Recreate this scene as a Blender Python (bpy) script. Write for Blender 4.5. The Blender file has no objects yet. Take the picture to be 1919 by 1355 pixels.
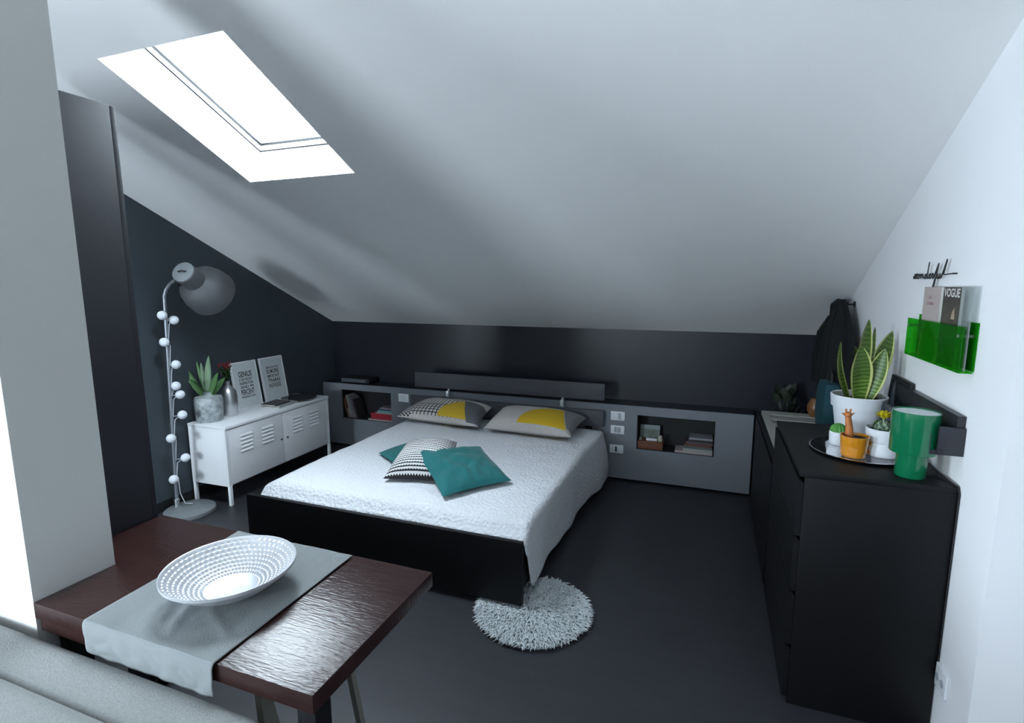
import bpy, bmesh, math, random
from mathutils import Vector, Matrix, noise
random.seed(7)
S = bpy.context.scene
COL = S.collection

# ------------------------------------------------------------------ camera
YAW, PITCH, ROLL, CAMH = -0.3593, 0.1485, -0.0022, 1.7136
cam_d = bpy.data.cameras.new('camera')
cam_d.sensor_width = 36.0
cam_d.lens = 36.0 * 995.86 / 1919.0
cam_d.clip_start = 0.02
cam = bpy.data.objects.new('camera', cam_d)
COL.objects.link(cam)
_f = Vector((math.sin(YAW) * math.cos(PITCH), math.cos(YAW) * math.cos(PITCH), -math.sin(PITCH)))
_r = Vector((math.cos(YAW), -math.sin(YAW), 0))
_u = _r.cross(_f)
_r2 = _r * math.cos(ROLL) + _u * math.sin(ROLL)
_u2 = _u * math.cos(ROLL) - _r * math.sin(ROLL)
M = Matrix((_r2, _u2, -_f)).transposed().to_4x4()
M.translation = (0, 0, CAMH)
cam.matrix_world = M
S.camera = cam

# ------------------------------------------------------------------ world, exposure
W = bpy.data.worlds.new('sky')
S.world = W
W.use_nodes = True
bg = W.node_tree.nodes['Background']
bg.inputs[0].default_value = (0.82, 0.92, 1.0, 1)
bg.inputs[1].default_value = 10.0
S.view_settings.view_transform = 'Standard'
S.view_settings.look = 'None'
S.view_settings.gamma = 1.0
S.view_settings.use_curve_mapping = False
S.view_settings.exposure = 2.6


def portal(name, loc, normal, sx, sy, up=(0, 0, 1)):
    """daylight portal filling a window opening (guides the sky light, adds none)"""
    l = bpy.data.lights.new(name, 'AREA')
    l.shape = 'RECTANGLE'
    l.size, l.size_y = sx, sy
    l.cycles.is_portal = True
    o = bpy.data.objects.new(name, l)
    COL.objects.link(o)
    n = Vector(normal).normalized()
    z = -n
    y = Vector(up) - z * Vector(up).dot(z)
    y.normalize()
    x = y.cross(z)
    m = Matrix((x, y, z)).transposed().to_4x4()
    m.translation = loc
    o.matrix_world = m
    return o


# ------------------------------------------------------------------ room numbers
YB, ZC, SL = 4.686, 1.301, 0.4895        # back wall, ceiling height there, ceiling slope
XL, XR = -3.825, 0.851                   # left and right wall
YRID, YREAR, XR2 = -0.3, -2.6, 2.6       # ridge, rear wall, right wall of the rear part
YC = 1.97                                # corner of the right wall
NF = Vector((0, SL, 1)).normalized()     # ceiling normal (outwards), front slope
NR = Vector((0, -SL, 1)).normalized()


def ceil(y):
    return ZC + SL * (YB - y) if y >= YRID else ZC + SL * (YB - YRID) - SL * (YRID - y)


SKY = (-2.685, -1.92, 1.775, 2.60)       # skylight opening x0 x1 y0 y1
RWIN = (-3.72, -2.60, 0.95, 2.00)         # window in the rear wall, x0 x1 z0 z1
LWIN = (-1.3, 0.0, 0.50, 1.40)            # window in the left wall, y0 y1 z0 z1
SD = 0.28
portal('sky_portal', Vector(((SKY[0] + SKY[1]) / 2, (SKY[2] + SKY[3]) / 2, ceil((SKY[2] + SKY[3]) / 2))) + NF * 0.36, -NF, 0.78, 0.95)
portal('sky_portal', Vector(((RWIN[0] + RWIN[1]) / 2, YREAR - 0.18, (RWIN[2] + RWIN[3]) / 2)), (0, 1, 0), RWIN[1] - RWIN[0], RWIN[3] - RWIN[2])
portal('sky_portal', Vector((XL - 0.18, (LWIN[0] + LWIN[1]) / 2, (LWIN[2] + LWIN[3]) / 2)), (1, 0, 0), LWIN[1] - LWIN[0], LWIN[3] - LWIN[2])


# ------------------------------------------------------------------ materials
def lin(c):
    if isinstance(c, str):
        c = c.lstrip('#')
        c = [int(c[i:i + 2], 16) / 255 for i in (0, 2, 4)]
        c = [x / 12.92 if x <= 0.04045 else ((x + 0.055) / 1.055) ** 2.4 for x in c]
    return (c[0], c[1], c[2], 1)


MATS = {}


class NT:
    """tiny node helper"""
    def __init__(s, name):
        s.m = bpy.data.materials.new(name)
        s.m.use_nodes = True
        s.t = s.m.node_tree
        s.b = s.t.nodes['Principled BSDF']
        s.out = s.t.nodes['Material Output']

    def n(s, typ, **kw):
        nd = s.t.nodes.new(typ)
        for k, v in kw.items():
            setattr(nd, k, v)
        return nd

    def l(s, a, b):
        s.t.links.new(a, b)

    def val(s, sock, v):
        if hasattr(v, 'is_output') or isinstance(v, bpy.types.NodeSocket):
            s.l(v, sock)
        else:
            sock.default_value = v

    def math(s, op, a, b=0.0, c=0.0):
        nd = s.n('ShaderNodeMath', operation=op)
        s.val(nd.inputs[0], a)
        s.val(nd.inputs[1], b)
        if op in ('MULTIPLY_ADD', 'COMPARE', 'SMOOTH_MIN'):
            s.val(nd.inputs[2], c)
        return nd.outputs[0]

    def mix(s, f, a, b):
        nd = s.n('ShaderNodeMix', data_type='RGBA')
        s.val(nd.inputs[0], f)
        s.val(nd.inputs[6], a)
        s.val(nd.inputs[7], b)
        return nd.outputs[2]

    def uv(s):
        sp = s.n('ShaderNodeSeparateXYZ')
        s.l(s.n('ShaderNodeUVMap').outputs[0], sp.inputs[0])
        return sp.outputs[0], sp.outputs[1]

    def noise(s, scale=10, detail=3, stretch=None, coord='Object'):
        tc = s.n('ShaderNodeTexCoord')
        src = tc.outputs[coord]
        if stretch:
            mp = s.n('ShaderNodeMapping')
            mp.inputs['Scale'].default_value = stretch
            s.l(src, mp.inputs[0])
            src = mp.outputs[0]
        nz = s.n('ShaderNodeTexNoise')
        nz.inputs['Scale'].default_value = scale
        nz.inputs['Detail'].default_value = detail
        s.l(src, nz.inputs['Vector'])
        return nz.outputs['Fac']

    def bump(s, h, strength=0.2, dist=0.01):
        b = s.n('ShaderNodeBump')
        b.inputs['Strength'].default_value = strength
        b.inputs['Distance'].default_value = dist
        s.l(h, b.inputs['Height'])
        s.l(b.outputs[0], s.b.inputs['Normal'])


def mat(name, col, rough=0.6, metal=0.0, spec=0.5, var=0.0, vscale=8, stretch=None, bump=0.0, bscale=60, bdist=0.004, coat=0.0, detail=3, sheen=0.0, col2=None):
    if name in MATS:
        return MATS[name]
    t = NT(name)
    c = lin(col)
    t.b.inputs['Base Color'].default_value = c
    t.b.inputs['Roughness'].default_value = rough
    t.b.inputs['Metallic'].default_value = metal
    t.b.inputs['Specular IOR Level'].default_value = spec
    t.b.inputs['Coat Weight'].default_value = coat
    t.b.inputs['Coat Roughness'].default_value = 0.05
    t.b.inputs['Sheen Weight'].default_value = sheen
    if var or col2:
        f = t.noise(vscale, detail, stretch)
        if col2:
            r = t.n('ShaderNodeMapRange')
            r.inputs[1].default_value, r.inputs[2].default_value = 0.35, 0.65
            t.l(f, r.inputs[0])
            t.l(t.mix(r.outputs[0], c, lin(col2)), t.b.inputs['Base Color'])
        else:
            a = tuple(x * (1 - var) for x in c[:3]) + (1,)
            b = tuple(min(1, x * (1 + var)) for x in c[:3]) + (1,)
            t.l(t.mix(f, a, b), t.b.inputs['Base Color'])
    if bump:
        t.bump(t.noise(bscale, 3, stretch), bump, bdist)
    MATS[name] = t.m
    return t.m


def clear_mat(name, tint, body, mixf=0.25, rough=0.05):
    """clear plastic or glass: light passes tinted, the rest is glossy"""
    t = NT(name)
    t.b.inputs['Base Color'].default_value = lin(body)
    t.b.inputs['Roughness'].default_value = rough
    tr = t.n('ShaderNodeBsdfTransparent')
    tr.inputs[0].default_value = lin(tint)
    mx = t.n('ShaderNodeMixShader')
    mx.inputs[0].default_value = mixf
    t.l(tr.outputs[0], mx.inputs[1])
    t.l(t.b.outputs[0], mx.inputs[2])
    t.l(mx.outputs[0], t.out.inputs[0])
    return t.m


m_ceil = mat('ceiling_paint', (0.84, 0.84, 0.84), 0.9, var=0.03, vscale=1.5, bump=0.05, bscale=120)
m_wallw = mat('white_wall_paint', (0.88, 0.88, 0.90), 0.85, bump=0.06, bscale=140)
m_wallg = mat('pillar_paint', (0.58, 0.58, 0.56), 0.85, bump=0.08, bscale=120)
m_left = mat('navy_paint_lit', (0.044, 0.057, 0.070), 0.6, var=0.10, vscale=3, bump=0.10, bscale=40)  # same paint as the back wall, lightened for the light falling on it
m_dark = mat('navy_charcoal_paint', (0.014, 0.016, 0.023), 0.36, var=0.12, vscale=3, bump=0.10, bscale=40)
m_ledge = mat('grey_ledge_paint', (0.20, 0.21, 0.24), 0.6, var=0.06, vscale=6, bump=0.05, bscale=120)
m_ledgetop = mat('dark_ledge_top', (0.016, 0.018, 0.024), 0.4)
m_black = mat('black_brown_veneer', (0.0028, 0.0028, 0.0036), 0.5, spec=0.3, var=0.2, vscale=14, stretch=(1, 1, 8))
m_blackh = mat('grey_black_veneer', (0.070, 0.070, 0.082), 0.5, var=0.2, vscale=10, stretch=(1, 8, 8), bump=0.1, bscale=30)
m_ward = mat('dark_wardrobe_laminate', (0.016, 0.016, 0.022), 0.5, var=0.1, vscale=10, stretch=(6, 6, 1))
m_wlac = mat('white_lacquered_steel', (0.86, 0.87, 0.89), 0.35)
m_white = mat('white_plastic', (0.80, 0.82, 0.85), 0.4)
m_pvc = mat('white_window_frame', (0.84, 0.87, 0.90), 0.35)
m_joint_shade = mat('dark_joint_shade', (0.006, 0.006, 0.007), 0.7)  # near-black stand-in for shade at the roof window's joints
m_lamp = mat('dark_grey_lamp_steel', (0.10, 0.104, 0.112), 0.5)
m_lampcap = mat('grey_lamp_cap', (0.20, 0.22, 0.235), 0.5)
m_pole = mat('grey_lamp_pole', (0.26, 0.28, 0.31), 0.35, metal=0.5)
m_silver = mat('brushed_silver', (0.62, 0.63, 0.65), 0.3, metal=1.0, bump=0.08, bscale=30, stretch=(1, 1, 30))
m_chrome = mat('chrome', (0.80, 0.80, 0.82), 0.06, metal=1.0)
m_alu = mat('polished_aluminium', (0.62, 0.63, 0.66), 0.34, metal=0.5)
m_steelw = mat('satin_metal_bracket', (0.72, 0.75, 0.80), 0.3, metal=0.4)
m_beige = mat('beige_steel', (0.20, 0.19, 0.16), 0.5)
m_paper = mat('paper_pages', (0.62, 0.60, 0.56), 0.9)
m_ink = mat('black_ink', (0.02, 0.02, 0.022), 0.8)
m_wire = mat('black_wire', (0.012, 0.012, 0.013), 0.5)
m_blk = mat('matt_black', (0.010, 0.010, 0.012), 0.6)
m_teal = mat('teal_fabric', (0.0025, 0.140, 0.142), 0.85, var=0.15, vscale=4, bump=0.3, bscale=260, sheen=0.2)
m_soil = mat('dark_soil', (0.02, 0.015, 0.01), 0.95, bump=0.6, bscale=60)

# floor: dark grey boards, satin
t = NT('dark_grey_floor')
f1 = t.noise(3.0, 4, (1.0, 9.0, 1.0))
f2 = t.noise(30, 3, (0.6, 10, 1))
t.l(t.mix(t.math('ADD', t.math('MULTIPLY', f1, 0.7), t.math('MULTIPLY', f2, 0.3)), (0.019, 0.019, 0.023, 1), (0.037, 0.038, 0.045, 1)), t.b.inputs['Base Color'])
t.b.inputs['Roughness'].default_value = 0.42
t.bump(f2, 0.06, 0.003)
m_floor = t.m

# dark table wood: reddish brown, open grain, satin lacquer
t = NT('dark_brown_table_wood')
g = t.noise(30, 8, (1.0, 5.5, 1.0))
g2 = t.noise(9, 3, (0.5, 5.0, 1.0))
t.l(t.mix(g2, (0.018, 0.007, 0.007, 1), (0.042, 0.017, 0.015, 1)), t.b.inputs['Base Color'])
t.b.inputs['Roughness'].default_value = 0.25
t.b.inputs['Specular IOR Level'].default_value = 0.5
t.bump(t.math('ADD', g, t.math('MULTIPLY', g2, 0.4)), 0.34, 0.0045)
m_wood = t.m

# bedspread: white waffle cloth
t = NT('white_waffle_cloth')
t.b.inputs['Base Color'].default_value = (0.74, 0.75, 0.78, 1)
t.b.inputs['Roughness'].default_value = 0.9
vor = t.n('ShaderNodeTexVoronoi')
vor.inputs['Scale'].default_value = 55
t.l(t.n('ShaderNodeTexCoord').outputs['Object'], vor.inputs['Vector'])
t.bump(t.math('ADD', vor.outputs['Distance'], t.math('MULTIPLY', t.noise(6, 3), 2.0)), 0.55, 0.012)
m_spread = t.m

m_linen = mat('grey_linen', (0.20, 0.217, 0.222), 0.9, var=0.08, vscale=6, bump=0.25, bscale=220)
m_sofa = mat('grey_woven_sofa_fabric', (0.25, 0.258, 0.255), 0.95, var=0.22, vscale=120, bump=0.4, bscale=200)
m_rug = mat('pale_grey_rug_yarn', (0.60, 0.64, 0.66), 0.9, var=0.25, vscale=25)
m_rugb = mat('rug_backing', (0.33, 0.35, 0.36), 0.95)
m_stone = mat('stone_glaze', (0.46, 0.50, 0.51), 0.55, vscale=22, detail=6, col2=(0.22, 0.25, 0.26), bump=0.3, bscale=40)
m_agave = mat('agave_leaf', (0.085, 0.19, 0.065), 0.5, var=0.4, vscale=14)
m_agave2 = mat('agave_leaf_pale', (0.20, 0.30, 0.19), 0.5, var=0.3, vscale=14)
m_red = mat('red_petals', (0.30, 0.035, 0.035), 0.7, var=0.4, vscale=40)
m_stem = mat('dark_green_foliage', (0.035, 0.085, 0.022), 0.7, var=0.5, vscale=30)
m_mug = mat('amber_glaze', (0.62, 0.24, 0.012), 0.12, coat=0.6, var=0.2, vscale=12)
m_giraffe = mat('orange_painted_resin', (0.52, 0.17, 0.045), 0.5, var=0.35, vscale=60)
m_cactus = mat('cactus_green', (0.075, 0.26, 0.045), 0.7, var=0.3, vscale=40)
m_succ = mat('pale_succulent', (0.34, 0.45, 0.33), 0.6, var=0.25, vscale=40)
m_succ2 = mat('dark_succulent', (0.10, 0.19, 0.05), 0.6, var=0.3, vscale=40)
m_yel = mat('yellow_petals', (0.72, 0.60, 0.02), 0.6)
m_green = mat('green_enamel', (0.004, 0.150, 0.062), 0.18, coat=0.4)
m_shade = mat('white_lamp_top', (0.75, 0.80, 0.83), 0.5)
m_pot = mat('white_ceramic', (0.76, 0.78, 0.82), 0.5)
m_acry = clear_mat('green_acrylic', (0.10, 0.72, 0.06), (0.02, 0.30, 0.015), 0.22)
m_clear = clear_mat('clear_acrylic', (0.80, 0.84, 0.84), (0.5, 0.52, 0.52), 0.30)
m_glass = clear_mat('window_glass', (0.97, 0.99, 1.0), (0.8, 0.9, 0.95), 0.04, 0.02)
m_mirror = mat('smoky_picture_glass', (0.14, 0.17, 0.20), 0.15, spec=0.8)


# ------------------------------------------------------------------ mesh builder
class MB:
    def __init__(s):
        s.v, s.f, s.uv, s.sm = [], [], {}, []

    def add(s, verts, faces, smooth=False, uvs=None):
        o = len(s.v)
        s.v += [Vector(p) for p in verts]
        for fc in faces:
            s.f.append([i + o for i in fc])
            s.sm.append(smooth)
        if uvs:
            for i, q in enumerate(uvs):
                s.uv[o + i] = q
        return s

    def box(s, x0, x1, y0, y1, z0, z1):
        return s.add([(x0, y0, z0), (x1, y0, z0), (x1, y1, z0), (x0, y1, z0), (x0, y0, z1), (x1, y0, z1), (x1, y1, z1), (x0, y1, z1)],
                     [(3, 2, 1, 0), (4, 5, 6, 7), (0, 1, 5, 4), (1, 2, 6, 5), (2, 3, 7, 6), (3, 0, 4, 7)])

    def obox(s, o, ex, ey, ez):
        """box from a corner and three edge vectors"""
        o, ex, ey, ez = map(Vector, (o, ex, ey, ez))
        p = [o, o + ex, o + ex + ey, o + ey]
        p += [q + ez for q in p]
        fl = [(3, 2, 1, 0), (4, 5, 6, 7), (0, 1, 5, 4), (1, 2, 6, 5), (2, 3, 7, 6), (3, 0, 4, 7)]
        if ex.cross(ey).dot(ez) < 0:
            fl = [tuple(reversed(q)) for q in fl]
        return s.add(p, fl)

    def prism(s, poly, d):
        """polygon (3D points) pushed along vector d"""
        n = len(poly)
        d = Vector(d)
        p = [Vector(q) for q in poly]
        return s.add(p + [q + d for q in p], [tuple(range(n - 1, -1, -1)), tuple(range(n, 2 * n))] + [(i, (i + 1) % n, (i + 1) % n + n, i + n) for i in range(n)])

    def lathe(s, prof, c=(0, 0, 0), axis=(0, 0, 1), n=32, sx=1.0, smooth=True, a0=0.0):
        ax = Vector(axis).normalized()
        h = Vector((1, 0, 0)) if abs(ax.x) < 0.9 else Vector((0, 1, 0))
        e1 = (h - ax * h.dot(ax)).normalized()
        e2 = ax.cross(e1)
        c = Vector(c)
        vs, fs = [], []
        k = len(prof)
        for j in range(n):
            a = 2 * math.pi * j / n + a0
            d = e1 * math.cos(a) * sx + e2 * math.sin(a)
            for r, z in prof:
                vs.append(c + d * r + ax * z)
        for j in range(n):
            j2 = (j + 1) % n
            for i in range(k - 1):
                fs.append((j * k + i, j2 * k + i, j2 * k + i + 1, j * k + i + 1))
        return s.add(vs, fs, smooth)

    def tube(s, pts, r, n=8, smooth=True, caps=True):
        pts = [Vector(p) for p in pts]
        rr = r if isinstance(r, (list, tuple)) else [r] * len(pts)
        vs, fs = [], []
        prev = None
        for i, p in enumerate(pts):
            d = (pts[min(i + 1, len(pts) - 1)] - pts[max(i - 1, 0)]).normalized()
            if prev is None:
                h = Vector((0, 0, 1)) if abs(d.z) < 0.9 else Vector((1, 0, 0))
                e1 = (h - d * h.dot(d)).normalized()
            else:
                e1 = (prev - d * prev.dot(d)).normalized()
            prev = e1
            e2 = d.cross(e1)
            for j in range(n):
                a = 2 * math.pi * j / n
                vs.append(p + (e1 * math.cos(a) + e2 * math.sin(a)) * rr[i])
        for i in range(len(pts) - 1):
            for j in range(n):
                j2 = (j + 1) % n
                fs.append((i * n + j, i * n + j2, (i + 1) * n + j2, (i + 1) * n + j))
        if caps:
            fs.append(tuple(range(n - 1, -1, -1)))
            fs.append(tuple((len(pts) - 1) * n + j for j in range(n)))
        return s.add(vs, fs, smooth)

    def ball(s, c, r, n=14, m=9, sc=(1, 1, 1)):
        c = Vector(c)
        vs, fs = [], []
        for i in range(m + 1):
            th = math.pi * i / m
            for j in range(n):
                a = 2 * math.pi * j / n
                vs.append(c + Vector((math.sin(th) * math.cos(a) * sc[0], math.sin(th) * math.sin(a) * sc[1], math.cos(th) * sc[2])) * r)
        for i in range(m):
            for j in range(n):
                j2 = (j + 1) % n
                fs.append((i * n + j, (i + 1) * n + j, (i + 1) * n + j2, i * n + j2))
        return s.add(vs, fs, True)

    def grid(s, fn, nu, nv, smooth=True, flip=False):
        vs, fs, uv = [], [], []
        for i in range(nu + 1):
            for j in range(nv + 1):
                vs.append(fn(i / nu, j / nv))
                uv.append((i / nu, j / nv))
        for i in range(nu):
            for j in range(nv):
                q = (i * (nv + 1) + j, (i + 1) * (nv + 1) + j, (i + 1) * (nv + 1) + j + 1, i * (nv + 1) + j + 1)
                fs.append(tuple(reversed(q)) if flip else q)
        return s.add(vs, fs, smooth, uv)

    def build(s, name, material, parent=None, bevel=0.0, seg=2, kind=None, label=None, weld=False):
        org = Vector((0, 0, 0))
        p = parent
        while p is not None:
            org += p.location
            p = p.parent
        me = bpy.data.meshes.new(name)
        me.from_pydata([tuple(q - org) for q in s.v], [], s.f)
        for p, k in zip(me.polygons, s.sm):
            p.use_smooth = k
        if s.uv:
            ul = me.uv_layers.new(name='UVMap')
            for lp in me.loops:
                ul.data[lp.index].uv = s.uv.get(lp.vertex_index, (0, 0))
        if bevel or weld:
            b = bmesh.new()
            b.from_mesh(me)
            if weld:
                bmesh.ops.remove_doubles(b, verts=b.verts, dist=1e-5)
            if bevel:
                ed = [e for e in b.edges if len(e.link_faces) == 2 and e.calc_face_angle(0) > 0.5]
                bmesh.ops.bevel(b, geom=ed, offset=bevel, segments=seg, profile=0.6, affect='EDGES', clamp_overlap=True)
                for fc in b.faces:
                    fc.smooth = seg > 2
            b.to_mesh(me)
            b.free()
        me.validate()
        me.set_sharp_from_angle(angle=0.65)
        me.update()
        o = bpy.data.objects.new(name, me)
        COL.objects.link(o)
        if material is not None:
            me.materials.append(material)
        if parent is not None:
            o.parent = parent
        if kind:
            o['kind'] = kind
        if label:
            o['label'] = label
        return o


def tag(o, label, cat, group=None, kind=None):
    o['label'] = label
    o['category'] = cat
    if group:
        o['group'] = group
    if kind:
        o['kind'] = kind
    return o


def thing(name, label, cat, loc, group=None):
    o = bpy.data.objects.new(name, None)
    o.empty_display_size = 0.05
    COL.objects.link(o)
    o.location = loc
    return tag(o, label, cat, group)


def struct(o, label):
    o['kind'] = 'structure'
    o['label'] = label
    return o


def text_part(body, name, material, parent, origin, u, v, width=None, height=None, depth=0.0008, fit=None):
    """flat lettering: origin = lower left corner, u / v = reading and up directions"""
    cu = bpy.data.curves.new(name, 'FONT')
    cu.body = body
    cu.size = 1.0
    cu.resolution_u = 3
    cu.extrude = 0.0
    cu.offset = 0.022
    tmp = bpy.data.objects.new(name + '_tmp', cu)
    COL.objects.link(tmp)
    dg = bpy.context.evaluated_depsgraph_get()
    me = bpy.data.meshes.new_from_object(tmp.evaluated_get(dg))
    bpy.data.objects.remove(tmp)
    xs = [q.co.x for q in me.vertices]
    ys = [q.co.y for q in me.vertices]
    w, h = max(xs) - min(xs), max(ys) - min(ys)
    sx = width / w
    sy = height / h if height else sx
    u, v = Vector(u).normalized(), Vector(v).normalized()
    n = u.cross(v)
    origin = Vector(origin)
    vs = [origin + u * (q.co.x - min(xs)) * sx + v * (q.co.y - min(ys)) * sy + n * depth for q in me.vertices]
    mb = MB()
    mb.add(vs, [tuple(p.vertices) for p in me.polygons])
    bpy.data.meshes.remove(me)
    return mb.build(name, material, parent)


# ================================================================== THE ROOM
o = MB().box(XL - 0.2, XR2 + 0.2, YREAR - 0.2, YB + 0.25, -0.12, 0).build('floor', m_floor)
struct(o, 'dark grey satin board floor')

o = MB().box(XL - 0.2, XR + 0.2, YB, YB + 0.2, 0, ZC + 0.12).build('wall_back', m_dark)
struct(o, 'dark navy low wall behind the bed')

# left wall, window hole behind the photographer
mb = MB()


def wall_poly(mb, x0, x1, ya, yb, z0, z1a, z1b):
    mb.prism([(x0, ya, z0), (x0, yb, z0), (x0, yb, z1b), (x0, ya, z1a)], (x1 - x0, 0, 0))


wall_poly(mb, XL - 0.2, XL, LWIN[1], YB + 0.2, 0, ceil(LWIN[1]) + 0.05, ceil(YB + 0.2) + 0.05)
wall_poly(mb, XL - 0.2, XL, YREAR - 0.2, LWIN[0], 0, ceil(YREAR - 0.2) + 0.05, ceil(LWIN[0]) + 0.05)
wall_poly(mb, XL - 0.2, XL, LWIN[0], LWIN[1], 0, LWIN[2], LWIN[2])
wall_poly(mb, XL - 0.2, XL, LWIN[0], YRID, LWIN[3], ceil(LWIN[0]) + 0.05, ceil(YRID) + 0.05)
wall_poly(mb, XL - 0.2, XL, YRID, LWIN[1], LWIN[3], ceil(YRID) + 0.05, ceil(LWIN[1]) + 0.05)
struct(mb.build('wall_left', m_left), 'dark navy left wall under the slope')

mb = MB()
mb.prism([(XR, YC, 0), (XR, YB + 0.2, 0), (XR, YB + 0.2, ceil(YB + 0.2) + 0.05), (XR, YC, ceil(YC) + 0.05)], (0.25, 0, 0))
mb.prism([(XR + 0.25, YC, 0), (XR2 + 0.2, YC, 0), (XR2 + 0.2, YC, ceil(YC) + 0.05), (XR + 0.25, YC, ceil(YC) + 0.05)], (0, 0.2, 0))
mb.prism([(XR2, YREAR - 0.2, 0), (XR2, YC, 0), (XR2, YC, ceil(YC) + 0.05), (XR2, YRID, ceil(YRID) + 0.05), (XR2, YREAR - 0.2, ceil(YREAR - 0.2) + 0.05)], (0.2, 0, 0))
struct(mb.build('wall_right', m_wallw), 'white right wall with a corner')

mb = MB()
ZR = ceil(YREAR) + 0.1
mb.box(XL - 0.2, RWIN[0], YREAR - 0.2, YREAR, 0, ZR)
mb.box(RWIN[1], XR2 + 0.2, YREAR - 0.2, YREAR, 0, ZR)
mb.box(RWIN[0], RWIN[1], YREAR - 0.2, YREAR, 0, RWIN[2])
mb.box(RWIN[0], RWIN[1], YREAR - 0.2, YREAR, RWIN[3], ZR)
struct(mb.build('wall_rear', m_wallw), 'white wall behind the photographer')

# sloped ceiling with the skylight hole; rear slope with roof windows
def slab(mb, x0, x1, ya, yb, n, th):
    p = [Vector((x0, ya, ceil(ya))), Vector((x1, ya, ceil(ya))), Vector((x1, yb, ceil(yb))), Vector((x0, yb, ceil(yb)))]
    q = [a + n * th for a in p]
    mb.add(p + q, [(0, 1, 2, 3), (7, 6, 5, 4), (1, 0, 4, 5), (2, 1, 5, 6), (3, 2, 6, 7), (0, 3, 7, 4)])


mb = MB()
xs = [XL - 0.2, SKY[0], SKY[1], XR2 + 0.2]
ys = [YRID, SKY[2], SKY[3], YB + 0.2]
for i in range(3):
    for j in range(3):
        if (i, j) != (1, 1):
            slab(mb, xs[i], xs[i + 1], ys[j], ys[j + 1], NF, SD)
slab(mb, XL - 0.2, XR2 + 0.2, YREAR - 0.2, YRID, NR, SD)
struct(mb.build('ceiling', m_ceil), 'pale grey sloped attic ceiling')


def ring(mb, o, eu, ev, en, w, th):
    """flat frame: corner o, edges eu / ev, thickness th along en, width w"""
    o, eu, ev, en = map(Vector, (o, eu, ev, en))
    u, v = eu.normalized(), ev.normalized()
    mb.obox(o, eu, v * w, en * th)
    mb.obox(o + ev - v * w, eu, v * w, en * th)
    mb.obox(o + v * w, u * w, ev - v * 2 * w, en * th)
    mb.obox(o + eu - u * w + v * w, u * w, ev - v * 2 * w, en * th)


def roof_window(name, rect, n, label):
    x0, x1, ya, yb = rect
    o0 = Vector((x0, ya, ceil(ya))) + n * (SD - 0.06)
    eu = Vector((x1 - x0, 0, 0))
    ev = Vector((0, yb - ya, ceil(yb) - ceil(ya)))
    r = bpy.data.objects.new(name, None)
    COL.objects.link(r)
    r.location = o0
    struct(r, label)
    a = MB()
    ring(a, o0, eu, ev, n, 0.055, 0.05)
    a.build('window_frame', m_pvc, r, 0.004)
    u, v = eu.normalized(), ev.normalized()
    o1 = o0 + u * 0.055 + v * 0.055 + n * 0.022
    eu1, ev1 = eu - u * 0.11, ev - v * 0.11
    a = MB()
    ring(a, o1, eu1, ev1, n, 0.05, 0.04)
    a.build('sash', m_pvc, r, 0.004)
    a = MB()
    ring(a, o1 - u * 0.007 - v * 0.007 - n * 0.024, eu1 + u * 0.014, ev1 + v * 0.014, n, 0.008, 0.012)
    ring(a, o0 + u * 0.001 + v * 0.001 - n * 0.003, eu - u * 0.002, ev - v * 0.002, n, 0.006, 0.006)
    a.build('joint_shade', m_joint_shade, r)  # dark rings added as shade lines so the frame reads against the glare
    a = MB()
    o2 = o1 + u * 0.05 + v * 0.05 + n * 0.02
    a.obox(o2, eu1 - u * 0.1, ev1 - v * 0.1, n * 0.006)
    a.build('pane', m_glass, r)
    return r


roof_window('window_1', SKY, NF, 'white framed roof window in a deep white reveal')
r = bpy.data.objects.new('window_2', None)
COL.objects.link(r)
r.location = (RWIN[0], YREAR - 0.12, RWIN[2])
struct(r, 'wide window in the wall behind the photographer')
a = MB()
ring(a, (RWIN[0], YREAR - 0.14, RWIN[2]), (RWIN[1] - RWIN[0], 0, 0), (0, 0, RWIN[3] - RWIN[2]), (0, 1, 0), 0.06, 0.06)
a.build('window_frame', m_pvc, r, 0.004)
MB().box(RWIN[0] + 0.06, RWIN[1] - 0.06, YREAR - 0.115, YREAR - 0.109, RWIN[2] + 0.06, RWIN[3] - 0.06).build('pane', m_glass, r)
r = bpy.data.objects.new('window_3', None)
COL.objects.link(r)
r.location = (XL - 0.12, LWIN[0], LWIN[2])
struct(r, 'side window behind the wardrobe')
a = MB()
ring(a, (XL - 0.14, LWIN[0], LWIN[2]), (0, LWIN[1] - LWIN[0], 0), (0, 0, LWIN[3] - LWIN[2]), (1, 0, 0), 0.06, 0.06)
a.build('window_frame', m_pvc, r, 0.004)
MB().box(XL - 0.115, XL - 0.109, LWIN[0] + 0.06, LWIN[1] - 0.06, LWIN[2] + 0.06, LWIN[3] - 0.06).build('pane', m_glass, r)

# pillar between the sitting area and the bedroom
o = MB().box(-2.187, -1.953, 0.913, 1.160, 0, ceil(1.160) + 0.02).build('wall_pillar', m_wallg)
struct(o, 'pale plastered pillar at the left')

# skirting
struct(MB().box(XL, XL + 0.012, 1.55, YB - 0.21, 0, 0.075).build('baseboard_left', m_blk), 'black skirting along the left wall')

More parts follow.
